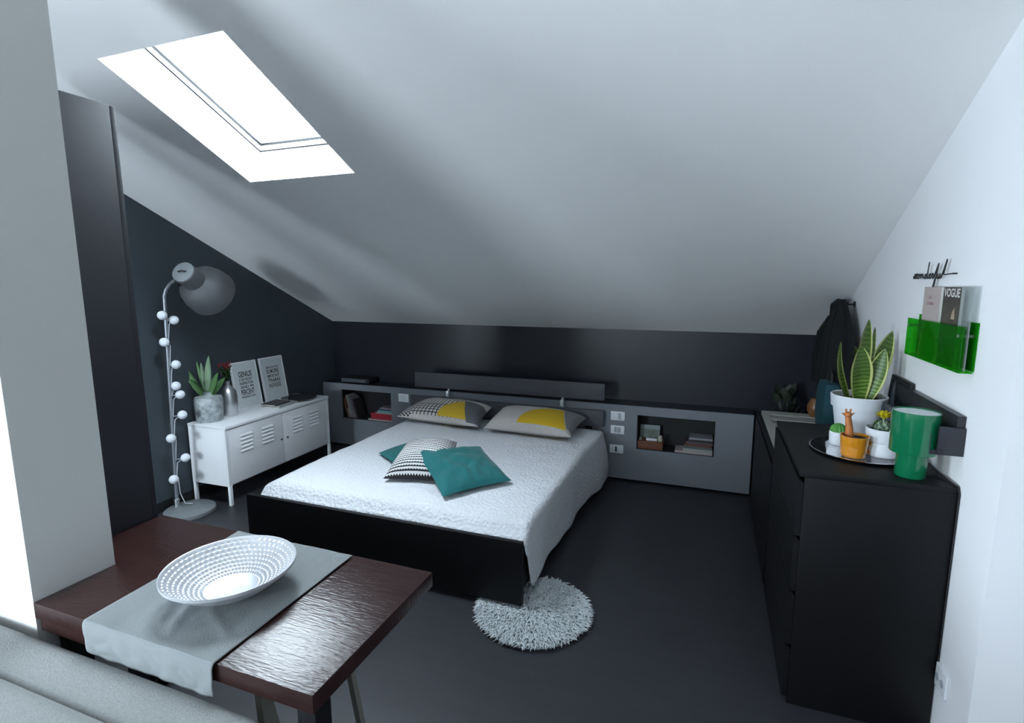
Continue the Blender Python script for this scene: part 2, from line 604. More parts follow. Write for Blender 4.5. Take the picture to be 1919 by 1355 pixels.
# low built-in ledge along the back wall with two open niches
NY, NX0, NX1, NZ = 4.479, XL, 0.351, 0.672
NICHES = [(-3.59, -2.988, 0.300, 0.608), (-0.548, 0.071, 0.297, 0.596)]
root = bpy.data.objects.new('wall_ledge', None)
COL.objects.link(root)
root.location = (0, NY, 0)
struct(root, 'grey built-in ledge with two open niches behind the bed')
mb = MB()
yb1 = YB
xs = [NX0, NICHES[0][0], NICHES[0][1], NICHES[1][0], NICHES[1][1], NX1]
for i in range(5):
    if i in (1, 3):
        nn = NICHES[i // 2]
        mb.box(xs[i], xs[i + 1], NY, yb1, 0.02, nn[2])
        mb.box(xs[i], xs[i + 1], NY, yb1, nn[3], NZ)
    else:
        mb.box(xs[i], xs[i + 1], NY, yb1, 0.02, NZ)
mb.build('ledge_front', m_ledge, root)
MB().box(NX0, NX1, NY + 0.002, yb1, NZ, NZ + 0.004).build('ledge_top', m_ledgetop, root)
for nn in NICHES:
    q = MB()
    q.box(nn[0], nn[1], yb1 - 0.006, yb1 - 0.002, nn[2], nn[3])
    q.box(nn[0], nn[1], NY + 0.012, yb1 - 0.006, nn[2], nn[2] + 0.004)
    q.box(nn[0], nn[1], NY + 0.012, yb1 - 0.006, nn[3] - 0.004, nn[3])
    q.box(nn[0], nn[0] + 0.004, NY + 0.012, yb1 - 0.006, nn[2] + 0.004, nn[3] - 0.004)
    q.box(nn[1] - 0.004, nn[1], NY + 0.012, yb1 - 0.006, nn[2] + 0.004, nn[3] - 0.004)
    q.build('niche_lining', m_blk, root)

# ================================================================== WARDROBE
w = thing('wardrobe', 'tall dark flat-topped wardrobe behind the pale pillar', 'wardrobe', (-2.69, 1.2, 0))
MB().box(-3.19, -2.190, 0.915, 1.470, 0.0, 2.385).build('carcass', m_ward, w, 0.002)
for k in range(2):
    dr = MB().box(-3.188 + k * 0.499, -2.692 + k * 0.499, 1.472, 1.493, 0.06, 2.383).build('door', m_ward, w, 0.002)
    MB().box(-2.74 + k * 0.08, -2.73 + k * 0.08, 1.493, 1.515, 1.0, 1.3).build('handle', m_blk, dr)

# ================================================================== BED
BX0, BX1, BY0, BZ = -2.709, -0.854, 2.411, 0.385
bed = thing('bed', 'low black double bed with a two-board headboard', 'bed', ((BX0 + BX1) / 2, 3.4, 0))
MB().box(BX0, BX1, BY0, BY0 + 0.030, 0.036, BZ).build('footboard', m_black, bed, 0.002)
for x in (BX0 + 0.01, BX1 - 0.032):
    MB().box(x, x + 0.022, BY0 + 0.03, 4.40, 0.10, 0.33).build('side_rail', m_black, bed, 0.002)
MB().box(-2.668, -0.820, 4.418, 4.445, 0.712, 0.855).build('headboard_board', m_blackh, bed, 0.002, label='upper dark grey headboard board')
MB().box(-2.725, -0.827, 4.418, 4.445, 0.480, 0.620).build('headboard_board', m_blackh, bed, 0.002, label='lower dark grey headboard board')
for x in (-2.319, -1.195):
    MB().box(x - 0.013, x + 0.013, 4.412, 4.424, 0.635, 0.692).box(x - 0.010, x + 0.010, 4.446, 4.452, 0.60, 0.76).build('bracket', m_steelw, bed, 0.002, label='small pale metal bracket')
MB().box(-2.60, -2.54, 4.446, 4.464, 0, 0.60).build('leg', m_black, bed)
MB().box(-0.99, -0.93, 4.446, 4.464, 0, 0.60).build('leg', m_black, bed)
MB().box(BX0 + 0.02, BX0 + 0.08, BY0 + 0.03, BY0 + 0.09, 0, 0.10).build('leg', m_black, bed)
MB().box(BX1 - 0.46, BX1 - 0.40, BY0 + 0.42, BY0 + 0.48, 0, 0.10).build('leg', m_black, bed)
MB().box(BX0 + 0.06, BX1 - 0.07, BY0 + 0.06, 4.39, 0.16, 0.33).build('mattress_base', m_black, bed)


def sstep(a, b, x):
    q = max(0.0, min(1.0, (x - a) / (b - a)))
    return q * q * (3 - 2 * q)


def bed_top(x, y):
    z = 0.455 + 0.010 * noise.noise(Vector((x * 2.2, y * 2.2, 0.3))) + 0.004 * noise.noise(Vector((x * 9, y * 9, 1)))
    z -= 0.075 * (1 - sstep(BY0 + 0.03, BY0 + 0.12, y))
    z -= 0.03 * (1 - sstep(-2.66, -2.56, x))
    return z


def spread_fn(u, v):
    y = 2.446 + (4.395 - 2.446) * v
    # cross section: left tuck, top, right drape
    xr = -0.885 + 0.03 * sstep(3.6, 4.3, y)
    if u < 0.06:
        q = u / 0.06
        return Vector((-2.665 + 0.01 * q, y, 0.34 + (bed_top(-2.65, y) - 0.34) * q))
    if u < 0.70:
        q = (u - 0.06) / 0.64
        x = -2.655 + (xr + 2.655) * q
        return Vector((x, y, bed_top(x, y)))
    q = (u - 0.70) / 0.30
    zt = bed_top(xr, y)
    hem = 0.065 + 0.012 * math.sin(y * 7) + 0.26 * (1 - sstep(2.44, 2.60, y)) ** 1.5
    if q < 0.2:
        a = q / 0.2 * math.pi / 2
        return Vector((xr + 0.04 * math.sin(a), y, zt - 0.04 * (1 - math.cos(a))))
    k = (q - 0.2) / 0.8
    bulge = 0.05 * sstep(3.2, 4.2, y)
    x = xr + 0.04 + bulge * math.sin(k * math.pi * 0.62) + 0.006 * k * math.sin(y * 8 + 0.6) + 0.004 * k * math.sin(y * 19)
    return Vector((x, y, zt - 0.04 + (hem - zt + 0.04) * k))


mb = MB().grid(spread_fn, 110, 110)
o = mb.build('bedspread', m_spread)
md = o.modifiers.new('thickness', 'SOLIDIFY')
md.thickness = 0.006
md.offset = -1
tag(o, 'white waffle bedspread covering the double bed and hanging at its right side', 'bedspread')


def cushion(name, A, B, C, D, t, material, label, cat, n=30, ex=0.55, low=0.4, pinch=0.05, wr=0.004, group=None, seed=0.0, up=None):
    """A back-left, B back-right, C front-right, D front-left; u left->right, v front->back"""
    A, B, C, D = map(Vector, (A, B, C, D))
    N = ((B - A).cross(A - D))
    N = (C - D).cross(A - D).normalized()
    if N.z < 0:
        N = -N
    cen = (A + B + C + D) / 4

    def base(u, v):
        pu = 4 * u * (1 - u)
        pv = 4 * v * (1 - v)
        du, dv = (u - 0.5), (v - 0.5)
        u2 = 0.5 + du * (1 - pinch * pv * 2 * abs(du))
        v2 = 0.5 + dv * (1 - pinch * pu * 2 * abs(dv))
        return D * (1 - u2) * (1 - v2) + C * u2 * (1 - v2) + B * u2 * v2 + A * (1 - u2) * v2

    def h(u, v):
        e = (1 - abs(2 * u - 1) ** 2.6) * (1 - abs(2 * v - 1) ** 2.6)
        return max(e, 0) ** ex

    def top(u, v):
        p = base(u, v)
        e = h(u, v)
        return p + N * (t * e + 0.004 + wr * e * (noise.noise(Vector((u * 5, v * 5, seed))) + 0.5 * noise.noise(Vector((u * 13, v * 9, seed + 3)))))

    def bot(u, v):
        return base(u, v) - N * (t * low * h(u, v) - 0.004)
    mb = MB().grid(top, n, n).grid(bot, n, n, flip=True)
    o = mb.build(name, material, weld=True)
    for p in o.data.polygons:
        p.use_smooth = True
    return tag(o, label, cat, group)


def frame_of(u):
    pass


# patterned pillow cloths ------------------------------------------------
def pillow_mat(name, left):
    t = NT(name)
    u, v = t.uv()
    M_ = t.math
    beige = (0.58, 0.54, 0.51, 1)
    ink = (0.03, 0.03, 0.035, 1)
    yellow = (0.66, 0.43, 0.02, 1)
    grey = (0.135, 0.14, 0.15, 1)
    nz = t.noise(40, 2)
    col = t.mix(nz, tuple(x * 0.85 for x in beige[:3]) + (1,), tuple(x * 1.12 for x in beige[:3]) + (1,))

    def box_(sock, a, b):
        return M_('MULTIPLY', M_('GREATER_THAN', sock, a), M_('LESS_THAN', sock, b))
    if left:
        gu = M_('LESS_THAN', M_('FRACT', M_('MULTIPLY', u, 21)), 0.24)
        gv = M_('LESS_THAN', M_('FRACT', M_('MULTIPLY', v, 13)), 0.25)
        gv = M_('MULTIPLY', gv, M_('LESS_THAN', v, 0.42))
        lines = M_('MAXIMUM', gu, gv)
        reg = M_('MULTIPLY', box_(u, 0.17, 0.72), box_(v, 0.03, 0.86))
        col = t.mix(M_('MULTIPLY', lines, reg), col, ink)
        ck = t.n('ShaderNodeTexChecker')
        ck.inputs['Scale'].default_value = 40
        t.l(t.n('ShaderNodeUVMap').outputs[0], ck.inputs[0])
        reg2 = M_('MULTIPLY', box_(u, 0.0, 0.17), box_(v, 0.01, 0.85))
        col = t.mix(M_('MULTIPLY', ck.outputs['Fac'], reg2), col, ink)
        du = M_('DIVIDE', M_('SUBTRACT', u, 0.80), 0.30)
        dv = M_('DIVIDE', M_('SUBTRACT', v, 0.02), 0.66)
        disc = M_('LESS_THAN', M_('ADD', M_('MULTIPLY', du, du), M_('MULTIPLY', dv, dv)), 1.0)
        side = M_('LESS_THAN', M_('ADD', u, M_('MULTIPLY', v, 0.20)), 0.86)
        yreg = M_('MULTIPLY', M_('MULTIPLY', disc, side), M_('GREATER_THAN', v, 0.035))
        rib = M_('MULTIPLY', M_('LESS_THAN', M_('FRACT', M_('MULTIPLY', u, 45)), 0.35), 0.35)
        greg = M_('MULTIPLY', M_('GREATER_THAN', M_('ADD', u, M_('MULTIPLY', v, 0.20)), 0.86), box_(v, 0.02, 0.72))
        col = t.mix(greg, col, t.mix(nz, (0.10, 0.105, 0.115, 1), grey))
        col = t.mix(yreg, col, t.mix(rib, yellow, (0.50, 0.36, 0.10, 1)))
    else:
        du = M_('DIVIDE', M_('SUBTRACT', u, 0.74), 0.36)
        dv = M_('DIVIDE', M_('SUBTRACT', v, 0.06), 0.70)
        disc = M_('LESS_THAN', M_('ADD', M_('MULTIPLY', du, du), M_('MULTIPLY', dv, dv)), 1.0)
        side = M_('LESS_THAN', M_('ADD', u, M_('MULTIPLY', v, 0.22)), 0.96)
        yreg = M_('MULTIPLY', M_('MULTIPLY', disc, side), M_('GREATER_THAN', v, 0.07))
        rib = M_('MULTIPLY', M_('LESS_THAN', M_('FRACT', M_('MULTIPLY', u, 50)), 0.4), M_('LESS_THAN', v, 0.28))
        col = t.mix(M_('MULTIPLY', rib, 0.25), col, (0.30, 0.28, 0.27, 1))
        ck = t.n('ShaderNodeTexChecker')
        ck.inputs['Scale'].default_value = 60
        t.l(t.n('ShaderNodeUVMap').outputs[0], ck.inputs[0])
        greg = M_('MULTIPLY', M_('GREATER_THAN', M_('ADD', u, M_('MULTIPLY', v, 0.22)), 0.97), M_('GREATER_THAN', v, 0.12))
        col = t.mix(greg, col, t.mix(ck.outputs['Fac'], (0.36, 0.36, 0.36, 1), (0.12, 0.125, 0.14, 1)))
        col = t.mix(yreg, col, yellow)
    t.l(col, t.b.inputs['Base Color'])
    t.b.inputs['Roughness'].default_value = 0.95
    t.bump(t.noise(180, 2), 0.35, 0.003)
    return t.m


t = NT('black_white_woven_stripe')
u, v = t.uv()
w1 = t.math('FRACT', t.math('MULTIPLY', v, 20))
zig = t.math('MULTIPLY', t.math('SINE', t.math('MULTIPLY', u, 150)), 0.11)
band = t.math('LESS_THAN', t.math('ADD', w1, zig), t.math('ADD', 0.25, t.math('MULTIPLY', t.math('ABSOLUTE', t.math('SUBTRACT', v, 0.42)), 0.62)))
t.l(t.mix(band, (0.72, 0.71, 0.70, 1), (0.022, 0.022, 0.026, 1)), t.b.inputs['Base Color'])
t.b.inputs['Roughness'].default_value = 0.95
t.bump(t.math('ADD', band, t.noise(150, 2)), 0.3, 0.003)
m_stripe = t.m

cushion('pillow', (-2.54, 4.375, 0.575), (-1.84, 4.375, 0.575), (-1.79, 3.96, 0.505), (-2.63, 4.03, 0.505), 0.105, pillow_mat('grid_and_yellow_cloth', True),
        'beige pillow with black grid, yellow and grey patches, left at the headboard', 'pillow', low=0.45, ex=0.42, group='pillows against the headboard', seed=1)
cushion('pillow', (-1.73, 4.375, 0.575), (-0.96, 4.375, 0.555), (-0.99, 3.93, 0.505), (-1.74, 3.95, 0.505), 0.105, pillow_mat('beige_and_yellow_cloth', False),
        'beige pillow with one large yellow patch, right at the headboard', 'pillow', low=0.45, ex=0.42, group='pillows against the headboard', seed=5)
cushion('cushion', (-2.10, 3.60, 0.475), (-1.72, 3.32, 0.48), (-1.85, 2.89, 0.475), (-2.24, 3.17, 0.472), 0.045, m_teal,
        'teal cushion half hidden under the black and white striped cushion', 'cushion', group='cushions in the middle of the bed', seed=2, low=0.3)
cushion('cushion', (-2.00, 3.18, 0.565), (-1.63, 3.24, 0.60), (-1.46, 2.82, 0.48), (-1.905, 2.735, 0.475), 0.105, m_stripe,
        'black and white striped woven cushion between two teal cushions', 'cushion', group='cushions in the middle of the bed', seed=3, low=0.15, wr=0.006)
cushion('cushion', (-1.79, 2.93, 0.615), (-1.49, 3.32, 0.56), (-1.125, 2.98, 0.480), (-1.41, 2.605, 0.478), 0.060, m_teal,
        'teal velvet cushion lying on top in front of the striped cushion', 'cushion', group='cushions in the middle of the bed', seed=4, low=0.12, wr=0.022)

# ================================================================== LOCKER CABINET
CA = 0.02
CO = Vector((-3.408, 2.892, 0))
eL = Vector((-math.sin(CA), math.cos(CA), 0))      # along the cabinet, away from the camera
eD = Vector((-math.cos(CA), -math.sin(CA), 0))     # towards the wall
eZ = Vector((0, 0, 1))
CL, CD, CB, CT = 1.19, 0.385, 0.153, 0.63


def cab(u, v, z):
    return CO + eL * u + eD * v + eZ * z


def cbox(mb, u0, u1, v0, v1, z0, z1):
    mb.obox(cab(u0, v0, z0), eL * (u1 - u0), eD * (v1 - v0), eZ * (z1 - z0))
    return mb


c = thing('locker_cabinet', 'white metal locker cabinet on legs with louvred doors', 'cabinet', cab(CL / 2, CD / 2, 0))
mb = MB()
cbox(mb, 0, CL, 0.018, CD, CB, CT - 0.022)
mb.build('body', m_wlac, c, 0.003)
cbox(MB(), -0.002, CL + 0.002, -0.002, CD, CT - 0.022, CT).build('top', m_wlac, c, 0.003)
for u0 in (0.0, CL - 0.028):
    for v0 in (0.0, CD - 0.028):
        mb = MB()
        mb.obox(cab(u0 + (0.004 if u0 > 0 else 0), v0, 0), eL * 0.024, eD * 0.024, eZ * CB)
        mb.build('leg', m_wlac, c, 0.002)
for k, (u0, u1) in enumerate(((0.028, 0.592), (0.598, CL - 0.028))):
    dr = cbox(MB(), u0, u1, 0.006, 0.018, CB + 0.01, CT - 0.03).build('door', m_wlac, c, 0.002)
    mid = (u0 + u1) / 2
    for g in (-0.115, 0.105):
        for q in range(5):
            z = 0.395 + q * 0.031
            a = MB()
            p0 = cab(mid + g - 0.06, 0.006, z)
            a.prism([p0, p0 - eD * 0.008 + eZ * 0.002, p0 + eZ * 0.015], eL * 0.12)
            a.build('louvre_slat', m_wlac, dr)
    ku = 0.562 if k == 0 else 0.632
    MB().lathe([(0.0001, -0.006), (0.006, -0.006), (0.008, 0.006), (0.006, 0.012), (0.0001, 0.013)], cab(ku, 0.006, 0.375), -eD, 12).build('knob', m_blk, dr)
cbox(MB(), 0, 0.028, 0.004, 0.018, CB, CT - 0.022).build('frame_post', m_wlac, c)
cbox(MB(), CL - 0.028, CL, 0.004, 0.018, CB, CT - 0.022).build('frame_post', m_wlac, c)


def leaf(mb, base, tip, width, side, bend=(0, 0, 0), n=10, shape=0.45, thick=0.003, cup=0.15, w0=0.45, w1=0.0):
    """blade from base to tip; side = width direction; bend = mid-way offset"""
    base, tip, side, bend = map(Vector, (base, tip, side, bend))
    side = side.normalized()
    ax = (tip - base).normalized()
    nrm = ax.cross(side).normalized()
    rows = []
    for i in range(n + 1):
        s_ = i / n
        p = base.lerp(tip, s_) + bend * (4 * s_ * (1 - s_))
        if s_ < shape:
            w = w0 + (1 - w0) * math.sin(s_ / shape * math.pi / 2)
        else:
            q = (s_ - shape) / (1 - shape)
            w = max(w1, math.cos(q * math.pi / 2) ** 0.75)
        rows.append((p, max(w, 0.02) * width / 2))
    vs, uv, fs = [], [], []
    m = 5
    for layer in (0, 1):
        for i, (p, w) in enumerate(rows):
            for j in range(m):
                x = -1 + 2 * j / (m - 1)
                vs.append(p + side * w * x + nrm * (cup * w * x * x - layer * thick))
                uv.append((j / (m - 1), i / n))
    L = (n + 1) * m
    for i in range(n):
        for j in range(m - 1):
            q = (i * m + j, i * m + j + 1, (i + 1) * m + j + 1, (i + 1) * m + j)
            fs.append(q)
            fs.append(tuple(L + k for k in reversed(q)))
    mb.add(vs, fs, True, uv)
    return mb


CR = Vector((0.936, 0.3516, 0))      # direction along the picture's width, for leaves that fan out
CB_ = Vector((-0.3516, 0.936, 0))

# stone vase with agave leaves, on the cabinet
vx, vy = -3.690, 3.002
v_ = thing('agave_vase', 'squat mottled grey stone vase with thick green agave leaves', 'vase', (vx, vy, CT))
MB().lathe([(0.0001, 0), (0.088, 0), (0.096, 0.012), (0.102, 0.10), (0.102, 0.175), (0.095, 0.195), (0.045, 0.208), (0.033, 0.212), (0.033, 0.232), (0.040, 0.238), (0.030, 0.238), (0.026, 0.20), (0.0001, 0.19)], (vx, vy, CT), n=40).build('pot', m_stone, v_)
vb = Vector((vx, vy, CT + 0.215))
for du, dz, dd, wd, m_, bd in ((-0.215, 0.235, 0.02, 0.060, m_agave, 0.0), (-0.065, 0.245, 0.05, 0.034, m_agave2, 0.01), (0.030, 0.305, 0.0, 0.050, m_agave2, 0.0),
                               (0.12, 0.18, -0.05, 0.045, m_agave, 0.0), (-0.11, 0.25, 0.07, 0.03, m_agave, 0.0), (0.11, 0.12, 0.06, 0.05, m_agave, 0.0), (-0.10, 0.13, -0.06, 0.055, m_agave, 0.0)):
    tip = vb + CR * du + CB_ * dd + Vector((0, 0, dz))
    ax = (tip - vb).normalized()
    side = ax.cross(CB_)
    leaf(MB(), vb + CR * du * 0.05 - Vector((0, 0, 0.03)), tip, wd, side, shape=0.55 if du > -0.2 else 0.75, thick=0.006, cup=0.35, w0=0.5).build('leaf', m_, v_)

# brushed metal bottle vase with red flowers
fx, fy = -3.70, 3.195
f_ = thing('flower_vase', 'brushed silver bottle vase with a bunch of small red flowers', 'vase', (fx, fy, CT))
MB().lathe([(0.0001, 0), (0.060, 0), (0.066, 0.01), (0.070, 0.10), (0.069, 0.16), (0.060, 0.205), (0.036, 0.235), (0.020, 0.252), (0.018, 0.275), (0.022, 0.285), (0.015, 0.284), (0.013, 0.25), (0.0001, 0.24)], (fx, fy, CT), n=40).build('bottle', m_silver, f_)
rng = random.Random(3)
fb = Vector((fx, fy, CT + 0.27))
for i in range(9):
    a = rng.random() * 6.28
    rr = rng.uniform(0.01, 0.055)
    hh = rng.uniform(0.10, 0.155)
    tip = fb + Vector((math.cos(a) * rr, math.sin(a) * rr, hh))
    stp = MB().tube([fb - Vector((0, 0, 0.03)), fb.lerp(tip, 0.5) + Vector((math.cos(a) * 0.01, math.sin(a) * 0.01, 0)), tip], 0.0025, 5)
    for k in range(3):
        b_ = fb.lerp(tip, rng.uniform(0.2, 0.75))
        an = rng.random() * 6.28
        t2 = b_ + Vector((math.cos(an) * 0.035, math.sin(an) * 0.035, rng.uniform(0.005, 0.03)))
        leaf(stp, b_, t2, 0.026, (t2 - b_).cross(Vector((0, 0, 1))), n=4)
    st = stp.build('stem', m_stem, f_)
    fl = MB()
    for k in range(7):
        an = k * 0.9 + i
        t2 = tip + Vector((math.cos(an) * 0.016, math.sin(an) * 0.016, 0.006 + 0.01 * (k % 3)))
        leaf(fl, tip, t2, 0.013, Vector((-math.sin(an), math.cos(an), 0)), n=3)
    fl.ball(tip + Vector((0, 0, 0.004)), 0.009, 8, 5)
    fl.build('flower', m_red, st)

# two framed word prints leaning on the wall
PR_LINES = [['GENIUS', 'IS ONE PERCENT', 'INSPIRATION', 'AND 99', 'PERCENT', 'PERSPIRATION'], ['IMAGINATION', 'IS MORE', 'IMPORTANT', 'THAN', 'KNOWLEDGE']]
PR_H = [[.050, .024, .026, .024, .048, .020], [.018, .040, .030, .036, .040]]
PR_LAB = ['white framed word print with bold dark lettering, beside the silver vase', 'white framed word print with paler grey lettering, nearer the corner']
m_ink2 = mat('grey_ink', (0.06, 0.062, 0.065), 0.8)
for k, (ya, yb_) in enumerate(((3.315, 3.585), (3.625, 3.895))):
    xb, xt, hgt = -3.735, -3.795, 0.405
    p = thing('framed_print', PR_LAB[k], 'picture', (xb, (ya + yb_) / 2, CT), 'framed prints on the cabinet')
    u = Vector((0, 1, 0))
    v = Vector((xt - xb, 0, hgt)).normalized()
    n = u.cross(v)                      # faces +x
    o0 = Vector((xb, ya, CT + 0.002))
    hh = hgt / v.z
    a = MB()
    ring(a, o0 - n * 0.016, u * (yb_ - ya), v * hh, n, 0.010, 0.018)
    a.build('frame', m_wlac, p, 0.001)
    MB().obox(o0 - n * 0.012 + u * 0.008 + v * 0.008, u * (yb_ - ya - 0.016), v * (hh - 0.016), n * 0.010).build('print', mat('print_paper', (0.62, 0.66, 0.67), 0.6), p)
    y_ = hh * 0.79
    for line, lh in zip(PR_LINES[k], PR_H[k]):
        y_ -= lh
        text_part(line, 'lettering', m_ink if k == 0 else m_ink2, p, o0 + u * 0.065 + v * y_, u, v, width=0.140, height=lh, depth=-0.0015)
        y_ -= 0.008


def book(name, o0, ex, ey, ez, cover, label, group=None, cat='book', spine='x0'):
    """o0 corner; ex length along spine, ey width from spine to fore edge, ez thickness"""
    o0, ex, ey, ez = map(Vector, (o0, ex, ey, ez))
    b = thing(name, label, cat, o0 + (ex + ey) / 2, group)
    tz = ez.normalized() * min(0.003, ez.length * 0.18)
    ty = ey.normalized() * min(0.003, ez.length * 0.18)
    a = MB()
    a.obox(o0, ex, ey, tz)
    a.obox(o0 + ez - tz, ex, ey, tz)
    a.obox(o0 + tz, ex, ty, ez - tz * 2)
    a.build('cover', cover, b)
    xx = ex.normalized() * 0.002
    yy = ey.normalized() * 0.003
    MB().obox(o0 + tz + ty + xx, ex - xx * 2, ey - ty - yy, ez - tz * 2).build('pages', m_paper, b)
    return b


m_bk = [mat('book_cover_%d' % i, c_, 0.5) for i, c_ in enumerate([(0.40, 0.02, 0.035), (0.16, 0.36, 0.38), (0.05, 0.09, 0.11), (0.26, 0.20, 0.26), (0.44, 0.36, 0.34), (0.34, 0.35, 0.33), (0.035, 0.03, 0.03), (0.22, 0.10, 0.05), (0.50, 0.50, 0.46), (0.10, 0.08, 0.09), (0.30, 0.30, 0.32), (0.16, 0.05, 0.03), (0.12, 0.13, 0.12)])]
# magazines lying on the cabinet
book('magazine', cab(0.60, 0.045, CT + 0.0008), eL * 0.245 + eD * 0.02, eD * 0.19, eZ * 0.009, m_bk[8], 'pale magazine at the bottom of the pile on the white cabinet', 'magazines on the cabinet', 'magazine')
book('magazine', cab(0.615, 0.055, CT + 0.0105), eL * 0.235 + eD * 0.01, eD * 0.18, eZ * 0.009, m_bk[10], 'grey magazine in the middle of the pile on the white cabinet', 'magazines on the cabinet', 'magazine')
book('magazine', cab(0.60, 0.085, CT + 0.0202), eL * 0.20 + eD * 0.015, eD * 0.16, eZ * 0.010, m_bk[6], 'small dark magazine on top of the pile on the white cabinet', 'magazines on the cabinet', 'magazine')
# dark round plate
pc = cab(0.985, 0.165, CT)
o = MB().lathe([(0.0001, 0.001), (0.10, 0.001), (0.155, 0.016), (0.158, 0.019), (0.152, 0.019), (0.10, 0.007), (0.0001, 0.006)], pc, n=44).build('round_plate', mat('dark_glaze', (0.035, 0.034, 0.033), 0.25))
tag(o, 'shallow dark round plate at the far end of the white cabinet', 'plate')

# ================================================================== FLOOR LAMP and string lights
lp = thing('floor_lamp', 'tall grey metal floor lamp with a large bell shade', 'lamp', (-3.62, 2.705, 0))
MB().lathe([(0.0001, 0), (0.172, 0), (0.175, 0.008), (0.172, 0.028), (0.165, 0.033), (0.0001, 0.033)], (-3.615, 2.705, 0), n=48).build('base', mat('grey_lamp_base', (0.17, 0.185, 0.195), 0.5, var=0.1, vscale=12), lp)
P0, P1 = Vector((-3.735, 2.695, 0.03)), Vector((-3.690, 2.722, 1.62))
MB().tube([P0, P0.lerp(P1, 0.5), P1, P1 + Vector((0.01, 0.01, 0.045)), P1 + Vector((0.045, 0.018, 0.085)), P1 + Vector((0.12, 0.02, 0.125))], 0.012, 12).build('pole', m_pole, lp)
MB().lathe([(0.0001, 0), (0.02, 0), (0.02, 0.06), (0.014, 0.065), (0.0001, 0.065)], P0, n=16).build('pole_foot', m_silver, lp)
CC = Vector((-3.45, 2.70, 1.785))
AX = Vector((-0.25, 0.85, -0.46)).normalized()
MB().tube([P1 + Vector((0.11, 0.02, 0.12)), CC + AX * 0.06 + Vector((-0.06, -0.02, -0.05))], [0.016, 0.022], 12).build('joint', m_blk, lp)
sh = MB().lathe([(0.0001, 0.0), (0.072, 0.0), (0.077, 0.006), (0.079, 0.12), (0.092, 0.132), (0.130, 0.155), (0.158, 0.195), (0.174, 0.250), (0.180, 0.330), (0.176, 0.330), (0.168, 0.252), (0.152, 0.200), (0.120, 0.160), (0.07, 0.14), (0.0001, 0.13)], CC, AX, 48).build('shade', m_lamp, lp)
MB().lathe([(0.0001, -0.012), (0.066, -0.012), (0.075, -0.006), (0.075, 0.004), (0.0001, 0.004)], CC, AX, 40).build('cap', m_lampcap, sh)
_s = AX.cross(Vector((0, 0, 1))).normalized()
MB().tube([CC - AX * 0.012 - _s * 0.03, CC - AX * 0.022, CC - AX * 0.012 + _s * 0.03], 0.006, 6).build('switch', m_blk, sh)
MB().ball(CC + AX * 0.20, 0.04).build('bulb', m_white, sh)

sl = thing('string_lights', 'string of small white globe lights wound round the lamp pole', 'string lights', (-3.70, 2.70, 0.2))
BUL = [(2.685, 1.483), (2.770, 1.443), (2.681, 1.291), (2.753, 1.117), (2.737, 0.960), (2.763, 0.890), (2.765, 0.734), (2.660, 0.581), (2.757, 0.403), (2.649, 0.269)]
m_globe = mat('white_thread_globe', (0.74, 0.77, 0.82), 0.8, bump=0.4, bscale=90)
for y, z in BUL:
    q = MB().ball((-3.68, y, z), 0.0325).build('bulb', m_globe, sl)
pts = []
for y, z in BUL:
    s_ = (z - 0.03) / 1.59
    pp = P0.lerp(P1, s_)
    pts.append(pp + Vector((0.016, 0, 0)))
    pts.append(Vector((-3.682, (y + pp.y) / 2 + (0.01 if y > pp.y else -0.01), z)))
    pts.append(pp + Vector((0.014, 0.012, -0.03)))
pts.append(P0 + Vector((0.02, 0.02, 0.10)))
pts.append(P0 + Vector((0.05, 0.03, 0.02)))
pts.append(P0 + Vector((0.10, 0.08, 0.008)))
sm_ = []
for i in range(len(pts) - 1):
    for k in range(3):
        sm_.append(pts[i].lerp(pts[i + 1], k / 3))
MB().tube(sm_, 0.0028, 6).build('cable', mat('pale_cable', (0.5, 0.52, 0.56), 0.5), sl)

# ================================================================== ledge things
d_ = thing('media_player', 'slim grey media player box at the left end of the ledge', 'device', (-3.42, 4.58, NZ + 0.004))
MB().box(-3.60, -3.26, 4.50, 4.65, NZ + 0.012, NZ + 0.058).build('case', m_blk, d_, 0.003)
MB().box(-3.595, -3.29, 4.493, 4.500, NZ + 0.018, NZ + 0.052).build('front_panel', mat('device_front', (0.11, 0.115, 0.13), 0.35), d_)
MB().box(-3.33, -3.31, 4.488, 4.493, NZ + 0.028, NZ + 0.042).build('button', m_silver, d_)
for x in (-3.57, -3.30):
    MB().lathe([(0.0001, 0), (0.012, 0), (0.012, 0.008), (0.0001, 0.008)], (x, 4.53, NZ + 0.004), n=12).build('foot', m_blk, d_)

# books in the left niche: leaning
NZ0 = NICHES[0][2] + 0.004
x = -3.545
lean = [(0.012, 0.225, 14, 'thin brown book leaning in the left niche, first from the wall'), (0.016, 0.10, 14, 'short reddish booklet leaning in the left niche'),
        (0.016, 0.245, 14, 'cream white book leaning in the left niche'), (0.022, 0.235, 14, 'thick pale grey book leaning in the left niche, widest of the row'),
        (0.016, 0.22, 14, 'mauve grey book leaning in the left niche'), (0.02, 0.20, 14, 'dark book leaning at the right end of the row in the left niche')]
covs = [m_bk[7], m_bk[4], m_bk[8], m_bk[5], m_bk[3], m_bk[6]]
for (th, h, ang, lab), cv in zip(lean, covs):
    a = math.radians(ang)
    up = Vector((-math.sin(a), 0, math.cos(a)))
    ac = Vector((math.cos(a), 0, math.sin(a)))
    book('book', (x, 4.505, NZ0 + 0.0005), up * h, Vector((0, 0.13, 0)), ac * th, cv, lab, 'books leaning in the left niche')
    x += th / math.cos(a) + 0.006
